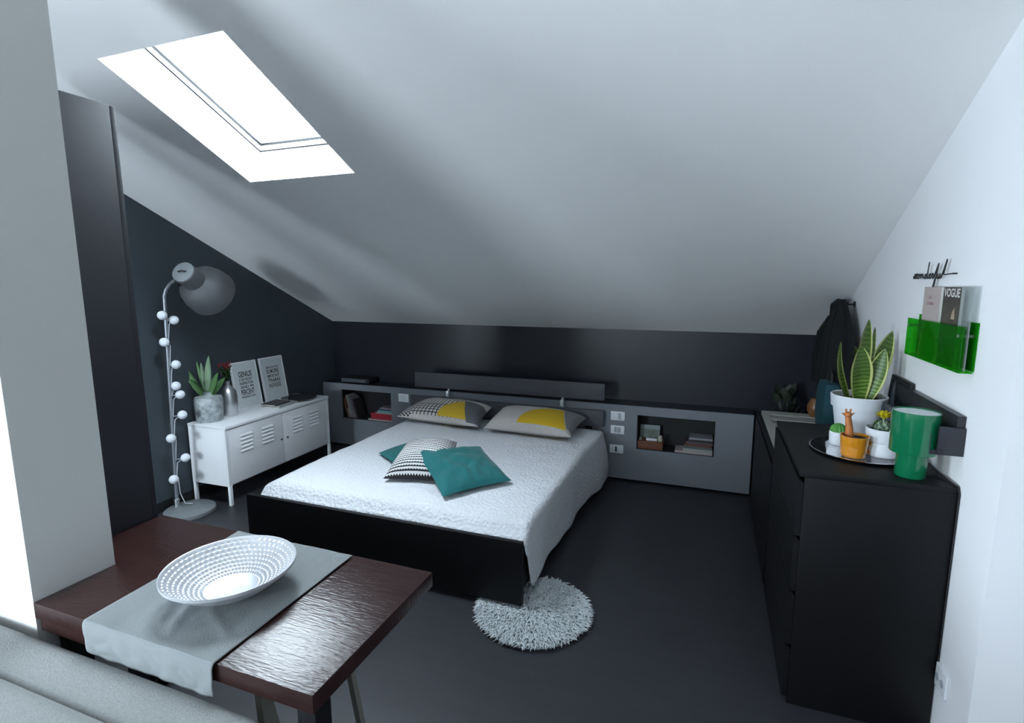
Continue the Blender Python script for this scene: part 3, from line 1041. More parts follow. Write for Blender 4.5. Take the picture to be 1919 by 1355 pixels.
# books in the left niche: stack at the right
z = NZ0
for (x0, th, cv, lab) in ((-3.285, 0.012, m_bk[8], 'pale large flat book at the bottom of the left niche stack'), (-3.245, 0.062, m_bk[0], 'thick red book in the left niche stack'),
                          (-3.19, 0.012, m_bk[4], 'thin pinkish book just above the thick red book'), (-3.165, 0.022, m_bk[1], 'turquoise book in the left niche stack'),
                          (-3.15, 0.014, m_bk[2], 'dark blue book in the left niche stack'), (-3.135, 0.014, m_bk[3], 'mauve book on top of the left niche stack')):
    book('book', (x0, 4.495, z + 0.0005), Vector((-2.998 - x0, 0, 0)), Vector((0, 0.15, 0)), (0, 0, th), cv, lab, 'books stacked in the left niche')
    z += th + 0.001
# right niche: wooden box, photo, white block, stack of books
RZ0 = NICHES[1][2] + 0.004
b = thing('wooden_box', 'low reddish wooden box at the left of the right niche', 'box', (-0.43, 4.57, RZ0))
m_box = mat('reddish_wood', (0.16, 0.055, 0.022), 0.5, var=0.4, vscale=20, stretch=(1, 6, 6))
MB().box(-0.54, -0.335, 4.50, 4.64, RZ0, RZ0 + 0.045).build('body', m_box, b, 0.002)
MB().box(-0.542, -0.333, 4.498, 4.642, RZ0 + 0.045, RZ0 + 0.066).build('lid', m_box, b, 0.002)
ZT = RZ0 + 0.0665
p = thing('postcard', 'small landscape picture card propped up on the reddish wooden box', 'picture', (-0.45, 4.60, ZT))
MB().obox((-0.535, 4.60, ZT), (0.165, 0, 0), (0, 0.028, 0.115), (0, -0.003, 0.001)).build('card', mat('landscape_print', (0.16, 0.19, 0.17), 0.5, vscale=18, col2=(0.07, 0.085, 0.05)), p)
MB().obox((-0.535, 4.616, ZT + 0.0805), (0.165, 0, 0), (0, 0.008, 0.034), (0, -0.004, 0.001)).build('sky_band', mat('sky_print', (0.24, 0.28, 0.29), 0.5), p)
o = MB().box(-0.475, -0.385, 4.530, 4.565, ZT, ZT + 0.020).build('white_packet', m_white, bevel=0.003)
tag(o, 'small flat white packet on the reddish wooden box', 'packet')
o = MB().lathe([(0.0001, 0), (0.018, 0), (0.02, 0.02), (0.018, 0.045), (0.012, 0.05), (0.0001, 0.05)], (-0.36, 4.545, ZT), n=16).build('white_candle', mat('cream_wax', (0.5, 0.5, 0.42), 0.6))
tag(o, 'small cream candle at the right end of the reddish wooden box', 'candle')
o = MB().lathe([(0.0001, 0), (0.012, 0), (0.015, 0.012), (0.008, 0.028), (0.0001, 0.03)], (-0.522, 4.535, ZT), n=16).build('small_stone', mat('grey_pebble', (0.2, 0.2, 0.17), 0.7))
tag(o, 'little grey pebble at the left end of the reddish wooden box', 'pebble')
z = RZ0
for (x0, x1, th, cv, lab) in ((-0.235, 0.06, 0.018, m_bk[4], 'pinkish large book at the bottom of the right niche stack'), (-0.17, 0.06, 0.024, m_bk[5], 'pale grey book second from the bottom in the right niche'),
                              (-0.16, 0.055, 0.022, m_bk[12], 'greenish grey book in the middle of the right niche stack'), (-0.165, 0.05, 0.014, m_bk[11], 'dark red book in the right niche stack'),
                              (-0.15, 0.06, 0.022, m_bk[9], 'brownish grey book near the top of the right niche stack'), (-0.13, 0.055, 0.016, m_bk[6], 'black book second from the top in the right niche'),
                              (-0.125, 0.058, 0.016, m_bk[10], 'slate grey book on top of the right niche stack')):
    book('book', (x0, 4.495, z + 0.0005), Vector((x1 - x0, 0, 0)), Vector((0, 0.15, 0)), (0, 0, th), cv, lab, 'books stacked in the right niche')
    z += th + 0.001

# switches on the ledge front
def plate(x0, x1, z0, z1, lab, keys, kc=m_white):
    s_ = thing('wall_switch', lab, 'switch', ((x0 + x1) / 2, NY, z0), 'wall plates beside the bed')
    MB().box(x0, x1, NY - 0.009, NY - 0.0005, z0, z1).build('cover_plate', m_white, s_, 0.003)
    for a, b_, c_ in keys:
        MB().box(x0 + a, x0 + b_, NY - 0.014, NY - 0.009, z0 + 0.014, z1 - 0.014).build('key', c_, s_, 0.001)


m_dim = mat('grey_socket_insert', (0.40, 0.43, 0.46), 0.5)
plate(-0.772, -0.652, 0.535, 0.614, 'white wall switch, top of the three right of the bed', [(0.03, 0.06, m_white), (0.066, 0.086, m_dim)])
plate(-0.770, -0.653, 0.417, 0.491, 'white double socket, middle of the three right of the bed', [(0.03, 0.055, m_dim), (0.06, 0.085, m_dim)])
plate(-0.774, -0.657, 0.245, 0.319, 'white socket plate, lowest of the three right of the bed', [(0.03, 0.045, m_white), (0.048, 0.062, mat('dark_socket_hole', (0.03, 0.03, 0.03), 0.6)), (0.066, 0.085, m_white)])
plate(-2.894, -2.778, 0.532, 0.615, 'white wall switch left of the headboard', [(0.028, 0.056, m_white), (0.060, 0.088, m_white)])

# ================================================================== RUG
RC, RR = Vector((-0.80, 2.435, 0)), 0.285
rg = thing('rug', 'small round shaggy pale grey rug at the foot of the bed', 'rug', RC)
MB().lathe([(0.0001, 0.0), (RR, 0.0), (RR, 0.008), (0.0001, 0.008)], RC, n=64).build('backing', m_rugb, rg)
mb = MB()
rng = random.Random(11)
for i in range(6500):
    a = rng.random() * 6.283
    q = math.sqrt(rng.random()) * RR
    x, y = RC.x + q * math.cos(a), RC.y + q * math.sin(a)
    under = x < BX1 + 0.012 and y > BY0 - 0.012
    if under and rng.random() < 0.7:
        continue
    da = a + rng.uniform(-0.9, 0.9)
    k = rng.uniform(0.024, 0.046)
    hgt = rng.uniform(0.012, 0.030) if not under else 0.010
    if x < BX1 + 0.03 and y > BY0 - 0.04:
        hgt = min(hgt, 0.018)
    p0 = Vector((x, y, 0.006))
    dirv = Vector((math.cos(da), math.sin(da), 0))
    if not under and BX1 - 0.6 < x < BX1 + 0.02 and y + dirv.y * k > BY0 - 0.004 and y < BY0:
        dirv.y *= 0.1
    sd = Vector((-dirv.y, dirv.x, 0)) * rng.uniform(0.003, 0.0055)
    p1 = p0 + dirv * k * 0.45 + Vector((0, 0, hgt))
    p2 = p0 + dirv * k + Vector((0, 0, hgt * rng.uniform(0.5, 1.05)))
    mb.add([p0 - sd, p0 + sd, p1 + sd * 0.8, p1 - sd * 0.8, p2, p1 + Vector((0, 0, 0.004))], [(0, 1, 2, 5), (0, 5, 3), (0, 1, 5), (2, 4, 5), (5, 4, 3)])
mb.build('pile', m_rug, rg, kind='stuff')

# ================================================================== TABLE, runner, bowl
TZ, TF, TB, TX0, TX1 = 0.72, 0.911, 1.506, -2.186, -0.862
tb = thing('console_table', 'dark brown wooden table fitted round the pillar', 'table', (-1.5, 1.2, 0))
TH = 0.052
poly = [(-1.951, TF, TZ - TH), (TX1, TF, TZ - TH), (TX1, TB, TZ - TH), (TX0, TB, TZ - TH), (TX0, 1.164, TZ - TH), (-1.951, 1.164, TZ - TH)]
MB().prism(poly, (0, 0, TH)).build('table_top', m_wood, tb, 0.002)
MB().box(-1.945, -1.25, TF + 0.010, TF + 0.03, TZ - 0.098, TZ - TH).build('apron', m_wood, tb, 0.002)
MB().box(-0.925, -0.868, TF + 0.012, TF + 0.07, 0, TZ - TH).build('leg', m_black, tb, 0.002, label='black square leg at the near corner')
MB().box(-1.94, -1.88, TF + 0.05, TF + 0.11, 0, TZ - TH).build('leg', m_black, tb, 0.002)
MB().box(-2.18, -2.12, TB - 0.10, TB - 0.04, 0, TZ - TH).build('leg', m_black, tb, 0.002)
# trestle of beige steel under the free end
tr = thing('trestle', 'beige steel trestle with splayed legs under the dark table', 'trestle', (-1.05, 1.25, 0))
MB().box(-1.24, -1.10, 0.98, 1.46, TZ - TH - 0.035, TZ - TH - 0.0005).build('beam', m_beige, tr, 0.002)
for y0, y1, x0, x1 in ((1.43, 1.50, -1.225, -1.185), (1.40, 1.33, -1.225, -1.26), (1.00, 0.97, -1.13, -1.06), (1.00, 1.10, -1.13, -1.10)):
    a = Vector((x0, y0, TZ - TH - 0.03))
    b_ = Vector((x1, y1, 0.0))
    MB().obox(b_ - Vector((0.012, 0.012, 0)), (0.024, 0, 0), (0, 0.024, 0), a - b_).build('leg', m_beige, tr)


def runner_fn(u, v):
    Ltop = 1.494 - 0.904
    Ld = 0.094
    s_ = v * (Ltop + Ld)
    xl_, xr_ = -1.735, -1.185
    x = xl_ + (xr_ - xl_) * u
    sk = 0.045 * v * (1 - 0.8 * u)
    x += sk
    if s_ < Ltop:
        y = 1.494 - s_
        wz = 0.0032 * (noise.noise(Vector((x * 8, y * 5, 2))) + 0.5 * noise.noise(Vector((x * 22, y * 7, 5))) + 0.5)
        # soft folds radiating from under the bowl
        d = (x - (-1.42)) + (y - 1.05) * 0.35
        wz += 0.0045 * math.exp(-((x + 1.44 + (y - 1.02) * 0.5) / 0.022) ** 2) * sstep(0.93, 0.98, y) * (1 - sstep(1.06, 1.14, y))
        wz += 0.003 * math.exp(-((x + 1.51 + (y - 1.02) * 0.7) / 0.025) ** 2) * sstep(0.95, 0.99, y) * (1 - sstep(1.06, 1.14, y))
        wz += 0.002 * math.exp(-((y - 1.03 + (x + 1.3) * 0.45) / 0.018) ** 2) * sstep(-1.42, -1.36, x) * (1 - sstep(-1.26, -1.2, x))
        return Vector((x, y, TZ + 0.0035 + max(wz, 0)))
    k = (s_ - Ltop) / Ld
    r_ = 0.10
    yy = 0.904 - 0.004 * math.sin(min(1, k / 0.15) * math.pi / 2)
    rip = 0.012 * k * (noise.noise(Vector((x * 16, k * 2, 7))) + 0.2)
    return Vector((x + 0.01 * k * (0.5 - u), yy - abs(rip), TZ + 0.0035 - 0.093 * k + 0.006 * k * noise.noise(Vector((x * 5, 0, 0)))))


o = MB().grid(runner_fn, 90, 120).build('table_runner', m_linen)
md = o.modifiers.new('thickness', 'SOLIDIFY')
md.thickness = 0.002
md.offset = -1
tag(o, 'grey linen runner laid across the dark table and over its front edge', 'runner')

# dimpled metal bowl
BC = Vector((-1.405, 1.168, TZ + 0.006))
BR, BH = 0.194, 0.082


def bowl_in(u, v):
    a = 2 * math.pi * v
    r_ = 0.052 + (BR - 0.052) * u
    z = 0.014 + BH * (u ** 1.65) * (1 - 0.02)
    dm = 0.0
    if 0.18 < u < 0.96:
        ringn = 11
        k = u * ringn
        sect = 58
        ph = v * sect + (0.5 if int(k) % 2 else 0)
        q = (math.sin(math.pi * (k % 1)) * abs(math.sin(math.pi * ph))) ** 2.2
        dm = -0.0040 * q
    return BC + Vector((r_ * math.cos(a), r_ * math.sin(a), z + dm))


bw = thing('bowl', 'wide hammered silver bowl standing on the grey runner', 'bowl', BC)
mb = MB().grid(bowl_in, 110, 464, flip=False)
mb.lathe([(0.0001, 0.012), (0.052, 0.014)], BC, n=60)
prof = [(BR, 0.014 + BH * 0.98), (BR + 0.003, 0.014 + BH), (BR + 0.003, 0.010 + BH)]
for i in range(12, -1, -1):
    q = i / 12
    prof.append((0.052 + (BR - 0.050) * q, 0.006 + BH * q ** 1.65 * 0.97))
prof += [(0.05, 0.0), (0.0001, 0.0)]
mb.lathe(prof, BC, n=96)
mb.build('shell', m_alu, bw, weld=False)

# ================================================================== SOFA (grey, seen from behind)
so = thing('sofa', 'grey woven sofa in front of the dark table', 'sofa', (-2.0, 0.5, 0))
SR = -1.0
MB().box(-3.1, SR, 0.74, 0.885, 0.06, 0.640).build('backrest', m_sofa, so, 0.025, 4)
MB().box(-3.1, SR - 0.02, -0.02, 0.75, 0.06, 0.36).build('seat_base', m_sofa, so, 0.03, 4)
for k in range(2):
    MB().box(-2.95 + k * 0.88, -2.08 + k * 0.88, 0.0, 0.58, 0.36, 0.47).build('seat_cushion', m_sofa, so, 0.04, 4)
    MB().box(-2.95 + k * 0.90, -2.06 + k * 0.90, 0.50, 0.745, 0.44, 0.655).build('back_cushion', m_sofa, so, 0.05, 5)
MB().box(SR - 0.14, SR, -0.02, 0.70, 0.06, 0.50).build('armrest', m_sofa, so, 0.04, 4)
for x in (-3.0, SR - 0.06):
    for y in (0.04, 0.84):
        MB().box(x - 0.02, x + 0.02, y - 0.02, y + 0.02, 0, 0.06).build('foot', m_blk, so)

# ================================================================== CHESTS OF DRAWERS on the right
def chest(name, y0, y1, ztop, nd, label):
    c = thing(name, label, 'chest', (0.6, (y0 + y1) / 2, 0))
    X0, X1 = 0.344, 0.846
    MB().box(X0 + 0.004, X1, y0, y1, ztop - 0.022, ztop).build('top', m_black, c, 0.002)
    MB().box(X0 + 0.022, X1, y0, y0 + 0.02, 0.0, ztop - 0.022).build('side_panel', m_black, c, 0.001)
    MB().box(X0 + 0.022, X1, y1 - 0.02, y1, 0.0, ztop - 0.022).build('side_panel', m_black, c, 0.001)
    MB().box(X0 + 0.05, X1, y0 + 0.02, y1 - 0.02, 0.01, ztop - 0.024).build('carcass', m_blk, c)
    h = (ztop - 0.03 - 0.03) / nd
    for i in range(nd):
        za = 0.03 + i * h
        q = MB()
        q.prism([(X0, y0 + 0.002, za), (X0 + 0.021, y0 + 0.002, za), (X0 + 0.021, y0 + 0.002, za + h - 0.022), (X0 + 0.008, y0 + 0.002, za + h - 0.004), (X0, y0 + 0.002, za + h - 0.004)], (0, y1 - y0 - 0.004, 0))
        q.build('drawer_front', m_black, c)
    return c


DZ = 0.991
chest('chest_of_drawers', 2.223, 3.033, DZ, 4, 'tall black chest of drawers carrying the plants and green lamp')
chest('chest_of_drawers', 3.10, 4.22, 0.765, 3, 'lower black chest of drawers behind the tall one')

# whitish slatted rack lying on the lower chest
rk = thing('slatted_rack', 'off-white slatted rack lying on the lower black chest', 'rack', (0.55, 3.7, 0.7655))
m_rack = mat('off_white_wood', (0.42, 0.41, 0.37), 0.6)
MB().box(0.372, 0.41, 3.15, 4.15, 0.7655, 0.79).build('rail', m_rack, rk)
MB().box(0.76, 0.80, 3.15, 4.15, 0.7655, 0.79).build('rail', m_rack, rk)
MB().box(0.41, 0.76, 4.05, 4.15, 0.7655, 0.79).build('slat', m_rack, rk)
MB().box(0.41, 0.76, 3.90, 3.97, 0.7655, 0.79).build('slat', m_rack, rk)
MB().box(0.41, 0.76, 3.15, 3.80, 0.7655, 0.79).build('slat', m_rack, rk)

# chrome tray
TC = Vector((0.625, 2.575, DZ))
ty = MB().lathe([(0.0001, 0.003), (0.155, 0.003), (0.190, 0.013), (0.194, 0.012), (0.158, 0.0005), (0.0001, 0.0005)], TC, n=64, sx=1.0).build('tray', m_chrome)
tag(ty, 'round mirror-bright chrome tray under the small pots', 'tray')
ZT2 = DZ + 0.0035

# snake plant in the large white pot
PX, PY = 0.672, 2.885
sp = thing('snake_plant', 'snake plant with yellow-edged leaves in a large white pot', 'plant', (PX, PY, DZ))
MB().lathe([(0.0001, 0.001), (0.082, 0.001), (0.085, 0.006), (0.104, 0.135), (0.112, 0.136), (0.117, 0.190), (0.114, 0.193), (0.108, 0.190), (0.104, 0.160), (0.0001, 0.158)], (PX, PY, DZ), n=48).build('pot', m_pot, sp)
MB().lathe([(0.0001, 0.166), (0.104, 0.164)], (PX, PY, DZ), n=32).build('soil', m_soil, sp)
t = NT('snake_plant_leaf')
u, v = t.uv()
e = t.math('ABSOLUTE', t.math('SUBTRACT', u, 0.5))
bands = t.math('GREATER_THAN', t.math('ADD', t.math('FRACT', t.math('ADD', t.math('MULTIPLY', v, 15), t.math('MULTIPLY', t.noise(25, 2), 0.9))), t.math('MULTIPLY', v, 0.35)), 0.72)
gcol = t.mix(bands, (0.17, 0.28, 0.045, 1), (0.055, 0.125, 0.018, 1))
gcol = t.mix(t.math('MULTIPLY', t.math('GREATER_THAN', v, 0.45), 0.55), gcol, (0.06, 0.11, 0.018, 1))
t.l(t.mix(t.math('GREATER_THAN', e, 0.405), gcol, (0.62, 0.66, 0.24, 1)), t.b.inputs['Base Color'])
t.b.inputs['Roughness'].default_value = 0.4
m_snake = t.m
SB = Vector((PX, PY, DZ + 0.16))
k_ = 0.00245
for bx, by, tx, tz_, wd, dep, roll, shp, bend in (
        (-20, 5, -46, 112, 0.070, -0.01, 0.75, 0.34, -12), (-8, -6, -20, 106, 0.104, -0.055, 0.05, 0.52, 0), (4, 10, 14, 152, 0.080, 0.03, 0.25, 0.55, -4), (18, 14, 31, 138, 0.040, 0.045, 0.5, 0.6, 0),
        (18, 0, 74, 128, 0.108, 0.075, 0.10, 0.52, -2), (6, -10, 27, 100, 0.080, -0.05, -0.75, 0.5, 2), (2, 16, -2, 100, 0.06, 0.05, 0.5, 0.5, 0)):
    b0 = SB + CR * bx * k_ + CB_ * (dep * 0.5)
    tp = SB + CR * tx * k_ + CB_ * dep + Vector((0, 0, tz_ * k_ + 0.012))
    ax = (tp - b0).normalized()
    side = ax.cross(CB_)
    side = (Matrix.Rotation(roll, 3, ax) @ side)
    leaf(MB(), b0, tp, wd, side, bend=CR * bend * k_, n=16, shape=shp, thick=0.004, cup=0.30, w0=0.5).build('leaf', m_snake, sp)

# small round cactus in a white cup
cx, cy = 0.553, 2.655
ca = thing('cactus_pot', 'little round green cactus in a small white cup', 'plant', (cx, cy, ZT2))
MB().lathe([(0.0001, 0), (0.030, 0), (0.033, 0.004), (0.036, 0.058), (0.034, 0.060), (0.032, 0.050), (0.0001, 0.049)], (cx, cy, ZT2), n=32).build('cup', m_pot, ca)
mb = MB()
nn, mm = 56, 14
vs, fs = [], []
for i in range(mm + 1):
    th = math.pi * (0.02 + 0.96 * i / mm)
    for j in range(nn):
        a = 2 * math.pi * j / nn
        r_ = 0.034 * (1 - 0.10 * (0.5 + 0.5 * math.cos(14 * a)))
        vs.append(Vector((cx, cy, ZT2 + 0.066)) + Vector((math.sin(th) * math.cos(a) * r_, math.sin(th) * math.sin(a) * r_, math.cos(th) * 0.030)))
for i in range(mm):
    for j in range(nn):
        j2 = (j + 1) % nn
        fs.append((i * nn + j, (i + 1) * nn + j, (i + 1) * nn + j2, i * nn + j2))
mb.add(vs, fs, True)
mb.build('cactus', m_cactus, ca)

# amber pot with a giraffe figure
gx, gy = 0.578, 2.488
gp = thing('amber_pot', 'glossy amber orange pot with a small giraffe figure', 'pot', (gx, gy, ZT2))
MB().lathe([(0.0001, 0), (0.041, 0), (0.046, 0.006), (0.052, 0.080), (0.053, 0.090), (0.050, 0.090), (0.047, 0.078), (0.0001, 0.076)], (gx, gy, ZT2), n=40).build('pot', m_mug, gp)
MB().lathe([(0.0001, 0.079), (0.047, 0.079)], (gx, gy, ZT2), n=24).build('soil', m_soil, gp)
_h = Vector((gx, gy, ZT2))
MB().tube([_h + CR * 0.052 + Vector((0, 0, 0.075)), _h + CR * 0.068 + Vector((0, 0, 0.07)), _h + CR * 0.071 + Vector((0, 0, 0.045)), _h + CR * 0.064 + Vector((0, 0, 0.016)), _h + CR * 0.046 + Vector((0, 0, 0.012))], 0.008, 8).build('handle', m_mug, gp)
n0 = _h + CR * -0.006 + CB_ * 0.025 + Vector((0, 0, 0.075))
gi = MB().tube([n0, n0 + CR * -0.004 + Vector((0, 0, 0.04)), n0 + CR * -0.012 + Vector((0, 0, 0.082)), n0 + CR * -0.013 + Vector((0, 0, 0.092))], [0.017, 0.014, 0.0115, 0.009], 10)
hd = n0 + CR * -0.014 + Vector((0, 0, 0.096))
gi.ball(hd, 0.015, 12, 8, (1.0, 1.35, 0.85))
gi.tube([hd + CR * -0.008 + Vector((0, 0, 0.008)), hd + CR * -0.010 + Vector((0, 0, 0.024))], [0.003, 0.004], 6)
gi.tube([hd + CR * 0.008 + Vector((0, 0, 0.008)), hd + CR * 0.010 + Vector((0, 0, 0.024))], [0.003, 0.004], 6)
gi.tube([hd + CR * 0.012, hd + CR * 0.026 + Vector((0, 0, 0.006))], [0.005, 0.002], 6)
gi.tube([hd - CR * 0.012, hd - CR * 0.026 + Vector((0, 0, 0.006))], [0.005, 0.002], 6)
gi.build('giraffe_figure', m_giraffe, gp)

# white stepped pot with succulents
wx, wy = 0.692, 2.535
wp = thing('succulent_pot', 'white waisted pot with succulents and a yellow flower', 'plant', (wx, wy, ZT2))
MB().lathe([(0.0001, 0), (0.050, 0), (0.060, 0.008), (0.063, 0.03), (0.058, 0.055), (0.056, 0.060), (0.066, 0.075), (0.067, 0.118), (0.064, 0.120), (0.062, 0.105), (0.0001, 0.104)], (wx, wy, ZT2), n=44).build('pot', m_pot, wp)
MB().lathe([(0.0001, 0.108), (0.062, 0.107)], (wx, wy, ZT2), n=24).build('soil', m_soil, wp)
_w = Vector((wx, wy, ZT2 + 0.108))
for dx, dd, sc, m_ in ((-0.018, -0.015, 1.0, m_succ), (0.03, 0.0, 0.85, m_succ2), (0.0, 0.03, 0.8, m_succ2), (0.045, -0.03, 0.6, m_succ2)):
    q = MB()
    c0 = _w + CR * dx + CB_ * dd
    for ringi, (cnt, rr, zz) in enumerate(((8, 0.034, 0.012), (7, 0.026, 0.026), (5, 0.015, 0.036))):
        for j in range(cnt):
            a = 2 * math.pi * j / cnt + ringi * 0.4
            dv = Vector((math.cos(a), math.sin(a), 0))
            leaf(q, c0 + dv * 0.002, c0 + dv * rr * sc + Vector((0, 0, zz * sc + 0.008)), 0.019 * sc, Vector((-math.sin(a), math.cos(a), 0)), n=5, shape=0.6, thick=0.004, cup=-0.3)
    q.build('succulent', m_, wp)
q = MB()
c0 = _w + CR * -0.016 + CB_ * -0.012 + Vector((0, 0, 0.055))
for ringi, (cnt, rr, zz) in enumerate(((9, 0.034, 0.020), (7, 0.024, 0.030), (4, 0.010, 0.034))):
    for j in range(cnt):
        a = 2 * math.pi * j / cnt + ringi * 0.3
        dv = Vector((math.cos(a), math.sin(a), 0))
        leaf(q, c0, c0 + dv * rr + Vector((0, 0, zz)), 0.014, Vector((-math.sin(a), math.cos(a), 0)), n=4)
q.build('flower', m_yel, wp)
MB().tube([_w + CR * -0.016 + CB_ * -0.012, c0], 0.003, 6).build('stem', m_succ, wp)

# green table lamp
gx, gy = 0.726, 2.315
gl = thing('table_lamp', 'green enamel mushroom lamp of two cylinders with white top', 'lamp', (gx, gy, DZ))
MB().lathe([(0.0001, 0.0005), (0.048, 0.0005), (0.050, 0.004), (0.050, 0.12), (0.0001, 0.12)], (gx, gy, DZ), n=48).build('base', m_green, gl)
MB().lathe([(0.050, 0.094), (0.073, 0.094), (0.075, 0.097), (0.075, 0.247), (0.073, 0.249), (0.071, 0.247), (0.071, 0.100), (0.050, 0.098)], (gx, gy, DZ), n=56).build('shade', m_green, gl)
MB().lathe([(0.0001, 0.244), (0.0705, 0.244), (0.0705, 0.240), (0.0001, 0.240)], (gx, gy, DZ), n=48).build('diffuser', m_shade, gl)
MB().tube([(gx + 0.05, gy + 0.01, DZ + 0.006), (gx + 0.085, gy + 0.02, DZ + 0.005), (gx + 0.105, gy - 0.01, DZ + 0.005), (gx + 0.112, gy - 0.06, DZ + 0.005), (gx + 0.118, gy - 0.088, DZ + 0.004), (gx + 0.121, gy - 0.098, DZ - 0.02), (gx + 0.121, gy - 0.098, DZ - 0.5), (gx + 0.121, gy - 0.10, 0.30)], 0.003, 8).build('power_cord', m_blk, gl)

# black framed picture leaning at the wall behind the snake plant
pf = thing('framed_picture', 'black framed picture leaning on the wall behind the snake plant', 'picture', (0.83, 2.9, DZ))
a = MB()
u = Vector((0, -1, 0))
v = Vector((0.025, 0, 0.275)).normalized()
n = u.cross(v)
o0 = Vector((0.806, 3.02, DZ + 0.001))
ring(a, o0, u * 0.265, v * 0.278, n if n.x > 0 else -n, 0.022, 0.016)
a.build('frame', m_blk, pf, 0.001)
MB().obox(o0 + u * 0.02 + v * 0.02 + Vector((0.006, 0, 0)), u * 0.225, v * 0.238, Vector((0.004, 0, 0))).build('glass', m_mirror, pf)

# dark picture ledge on the right wall
sh_ = thing('wall_shelf', 'dark narrow picture ledge on the white wall above the chest', 'shelf', (XR, 2.58, 1.10))
m_shelf = mat('dark_shelf_laminate', (0.022, 0.023, 0.030), 0.35)
MB().box(XR - 0.026, XR - 0.001, 2.245, 2.93, 1.116, 1.245).build('back_panel', m_shelf, sh_, 0.001)
MB().box(XR - 0.095, XR - 0.016, 2.245, 2.93, 1.10, 1.116).build('bottom_board', m_shelf, sh_, 0.001)
MB().box(XR - 0.107, XR - 0.095, 2.245, 2.93, 1.10, 1.175).build('front_lip', m_shelf, sh_, 0.001)
MB().box(XR - 0.078, XR - 0.001, 2.233, 2.2445, 1.103, 1.205).build('end_cap', m_shelf, sh_, 0.001)

# green acrylic wall pocket with magazines
gpk = thing('wall_pocket', 'transparent green acrylic magazine pocket on the white wall', 'wall pocket', (XR, 2.6, 1.40))
MB().box(XR - 0.006, XR - 0.002, 2.235, 2.790, 1.405, 1.572).build('back_sheet', m_acry, gpk)
MB().box(XR - 0.046, XR - 0.042, 2.235, 2.790, 1.398, 1.556).build('front_sheet', m_acry, gpk)
MB().box(XR - 0.042, XR - 0.006, 2.235, 2.790, 1.398, 1.402).build('bottom_sheet', m_acry, gpk)
for y in (2.262, 2.772):
    MB().tube([(XR - 0.050, y, 1.525), (XR - 0.003, y, 1.525)], 0.006, 10).build('spacer', m_clear, gpk)


def wall_mag(ya, yb_, x0, ztop, cover, lab):
    g = thing('magazine', lab, 'magazine', (x0, (ya + yb_) / 2, 1.4025), 'magazines in the green pocket')
    MB().box(x0, x0 + 0.0015, yb_, ya, 1.4025, ztop).build('cover', cover, g)
    MB().box(x0 + 0.0015, x0 + 0.011, yb_ + 0.001, ya - 0.002, 1.4025, ztop - 0.001).build('pages', m_paper, g)
    return g


g1 = wall_mag(2.690, 2.522, XR - 0.028, 1.690, mat('dusty_pink_cover', (0.50, 0.42, 0.40), 0.4), 'dusty pink magazine standing in the green pocket')
text_part('LA', 'lettering', mat('rose_ink', (0.38, 0.20, 0.19), 0.6), g1, (XR - 0.028, 2.630, 1.642), (0, -1, 0), (0, 0, 1), width=0.03, height=0.014)
text_part('CASA', 'lettering', mat('rose_ink', (0.38, 0.20, 0.19), 0.6), g1, (XR - 0.028, 2.650, 1.618), (0, -1, 0), (0, 0, 1), width=0.075, height=0.014)
g2 = wall_mag(2.488, 2.335, XR - 0.028, 1.692, mat('olive_photo_cover', (0.10, 0.085, 0.065), 0.35, vscale=14, col2=(0.05, 0.042, 0.035)), 'dark magazine with white masthead standing in the green pocket')
text_part('VOGUE', 'lettering', mat('masthead_white', (0.72, 0.70, 0.68), 0.5), g2, (XR - 0.028, 2.481, 1.655), (0, -1, 0), (0, 0, 1), width=0.140, height=0.032)
MB().add([(XR - 0.0288, 2.40, 1.575), (XR - 0.0288, 2.365, 1.575), (XR - 0.0288, 2.375, 1.618), (XR - 0.0288, 2.392, 1.60)], [(0, 1, 2, 3)]).build('cover_figure', mat('pale_skin_print', (0.42, 0.33, 0.22), 0.5), g2)
o = MB().box(XR - 0.030, XR - 0.026, 2.238, 2.328, 1.4025, 1.694).build('clear_sheet_holder', m_clear)
tag(o, 'clear acrylic sheet holder standing at the open end of the green pocket', 'sheet holder')

# black wire word on the wall
WD = [(0, .30), (.12, 0), (.28, .55), (.42, 0), (.62, .60), (.75, .45), (.85, .12), (1.05, 0), (1.2, .25), (1.08, .52), (.92, .45), (1.25, .40), (1.45, .52), (1.5, 0), (1.55, .30), (1.75, .52), (1.9, .10), (2.05, .08),
      (2.5, .52), (2.3, .40), (2.2, .10), (2.4, 0), (2.62, .45), (2.80, 1.85), (2.68, .40), (2.78, 0), (3.05, .25), (3.25, .50), (3.08, .50), (3.02, .15), (3.2, 0), (3.45, .30), (3.55, .58), (3.68, .45), (3.66, 0),
      (3.82, .15), (4.15, .90), (4.45, 1.65), (4.30, .70), (3.95, -1.1), (3.85, -.9), (4.10, .10), (4.45, .50), (4.42, .10), (4.6, 0), (4.85, .50), (4.85, .08), (5.0, .05), (5.25, .60), (5.75, 2.0), (5.45, .70), (5.45, .42), (6.2, .45), (7.2, .50)]
wdp = []
for i in range(len(WD) - 1):
    p0 = Vector(WD[max(i - 1, 0)])
    p1, p2 = Vector(WD[i]), Vector(WD[i + 1])
    p3 = Vector(WD[min(i + 2, len(WD) - 1)])
    for k in range(5):
        s_ = k / 5
        q = 0.5 * ((2 * p1) + (p2 - p0) * s_ + (2 * p0 - 5 * p1 + 4 * p2 - p3) * s_ ** 2 + (3 * p1 - p0 - 3 * p2 + p3) * s_ ** 3)
        wdp.append(Vector((XR - 0.016, 2.880 - q.x * 0.0615, 1.724 + q.y * 0.036)))
ws = thing('wire_word', 'black wire word reading wonderful above the green pocket', 'wall art', (XR, 2.70, 1.72))
MB().tube(wdp, 0.0024, 6).build('wire_lettering', m_wire, ws)
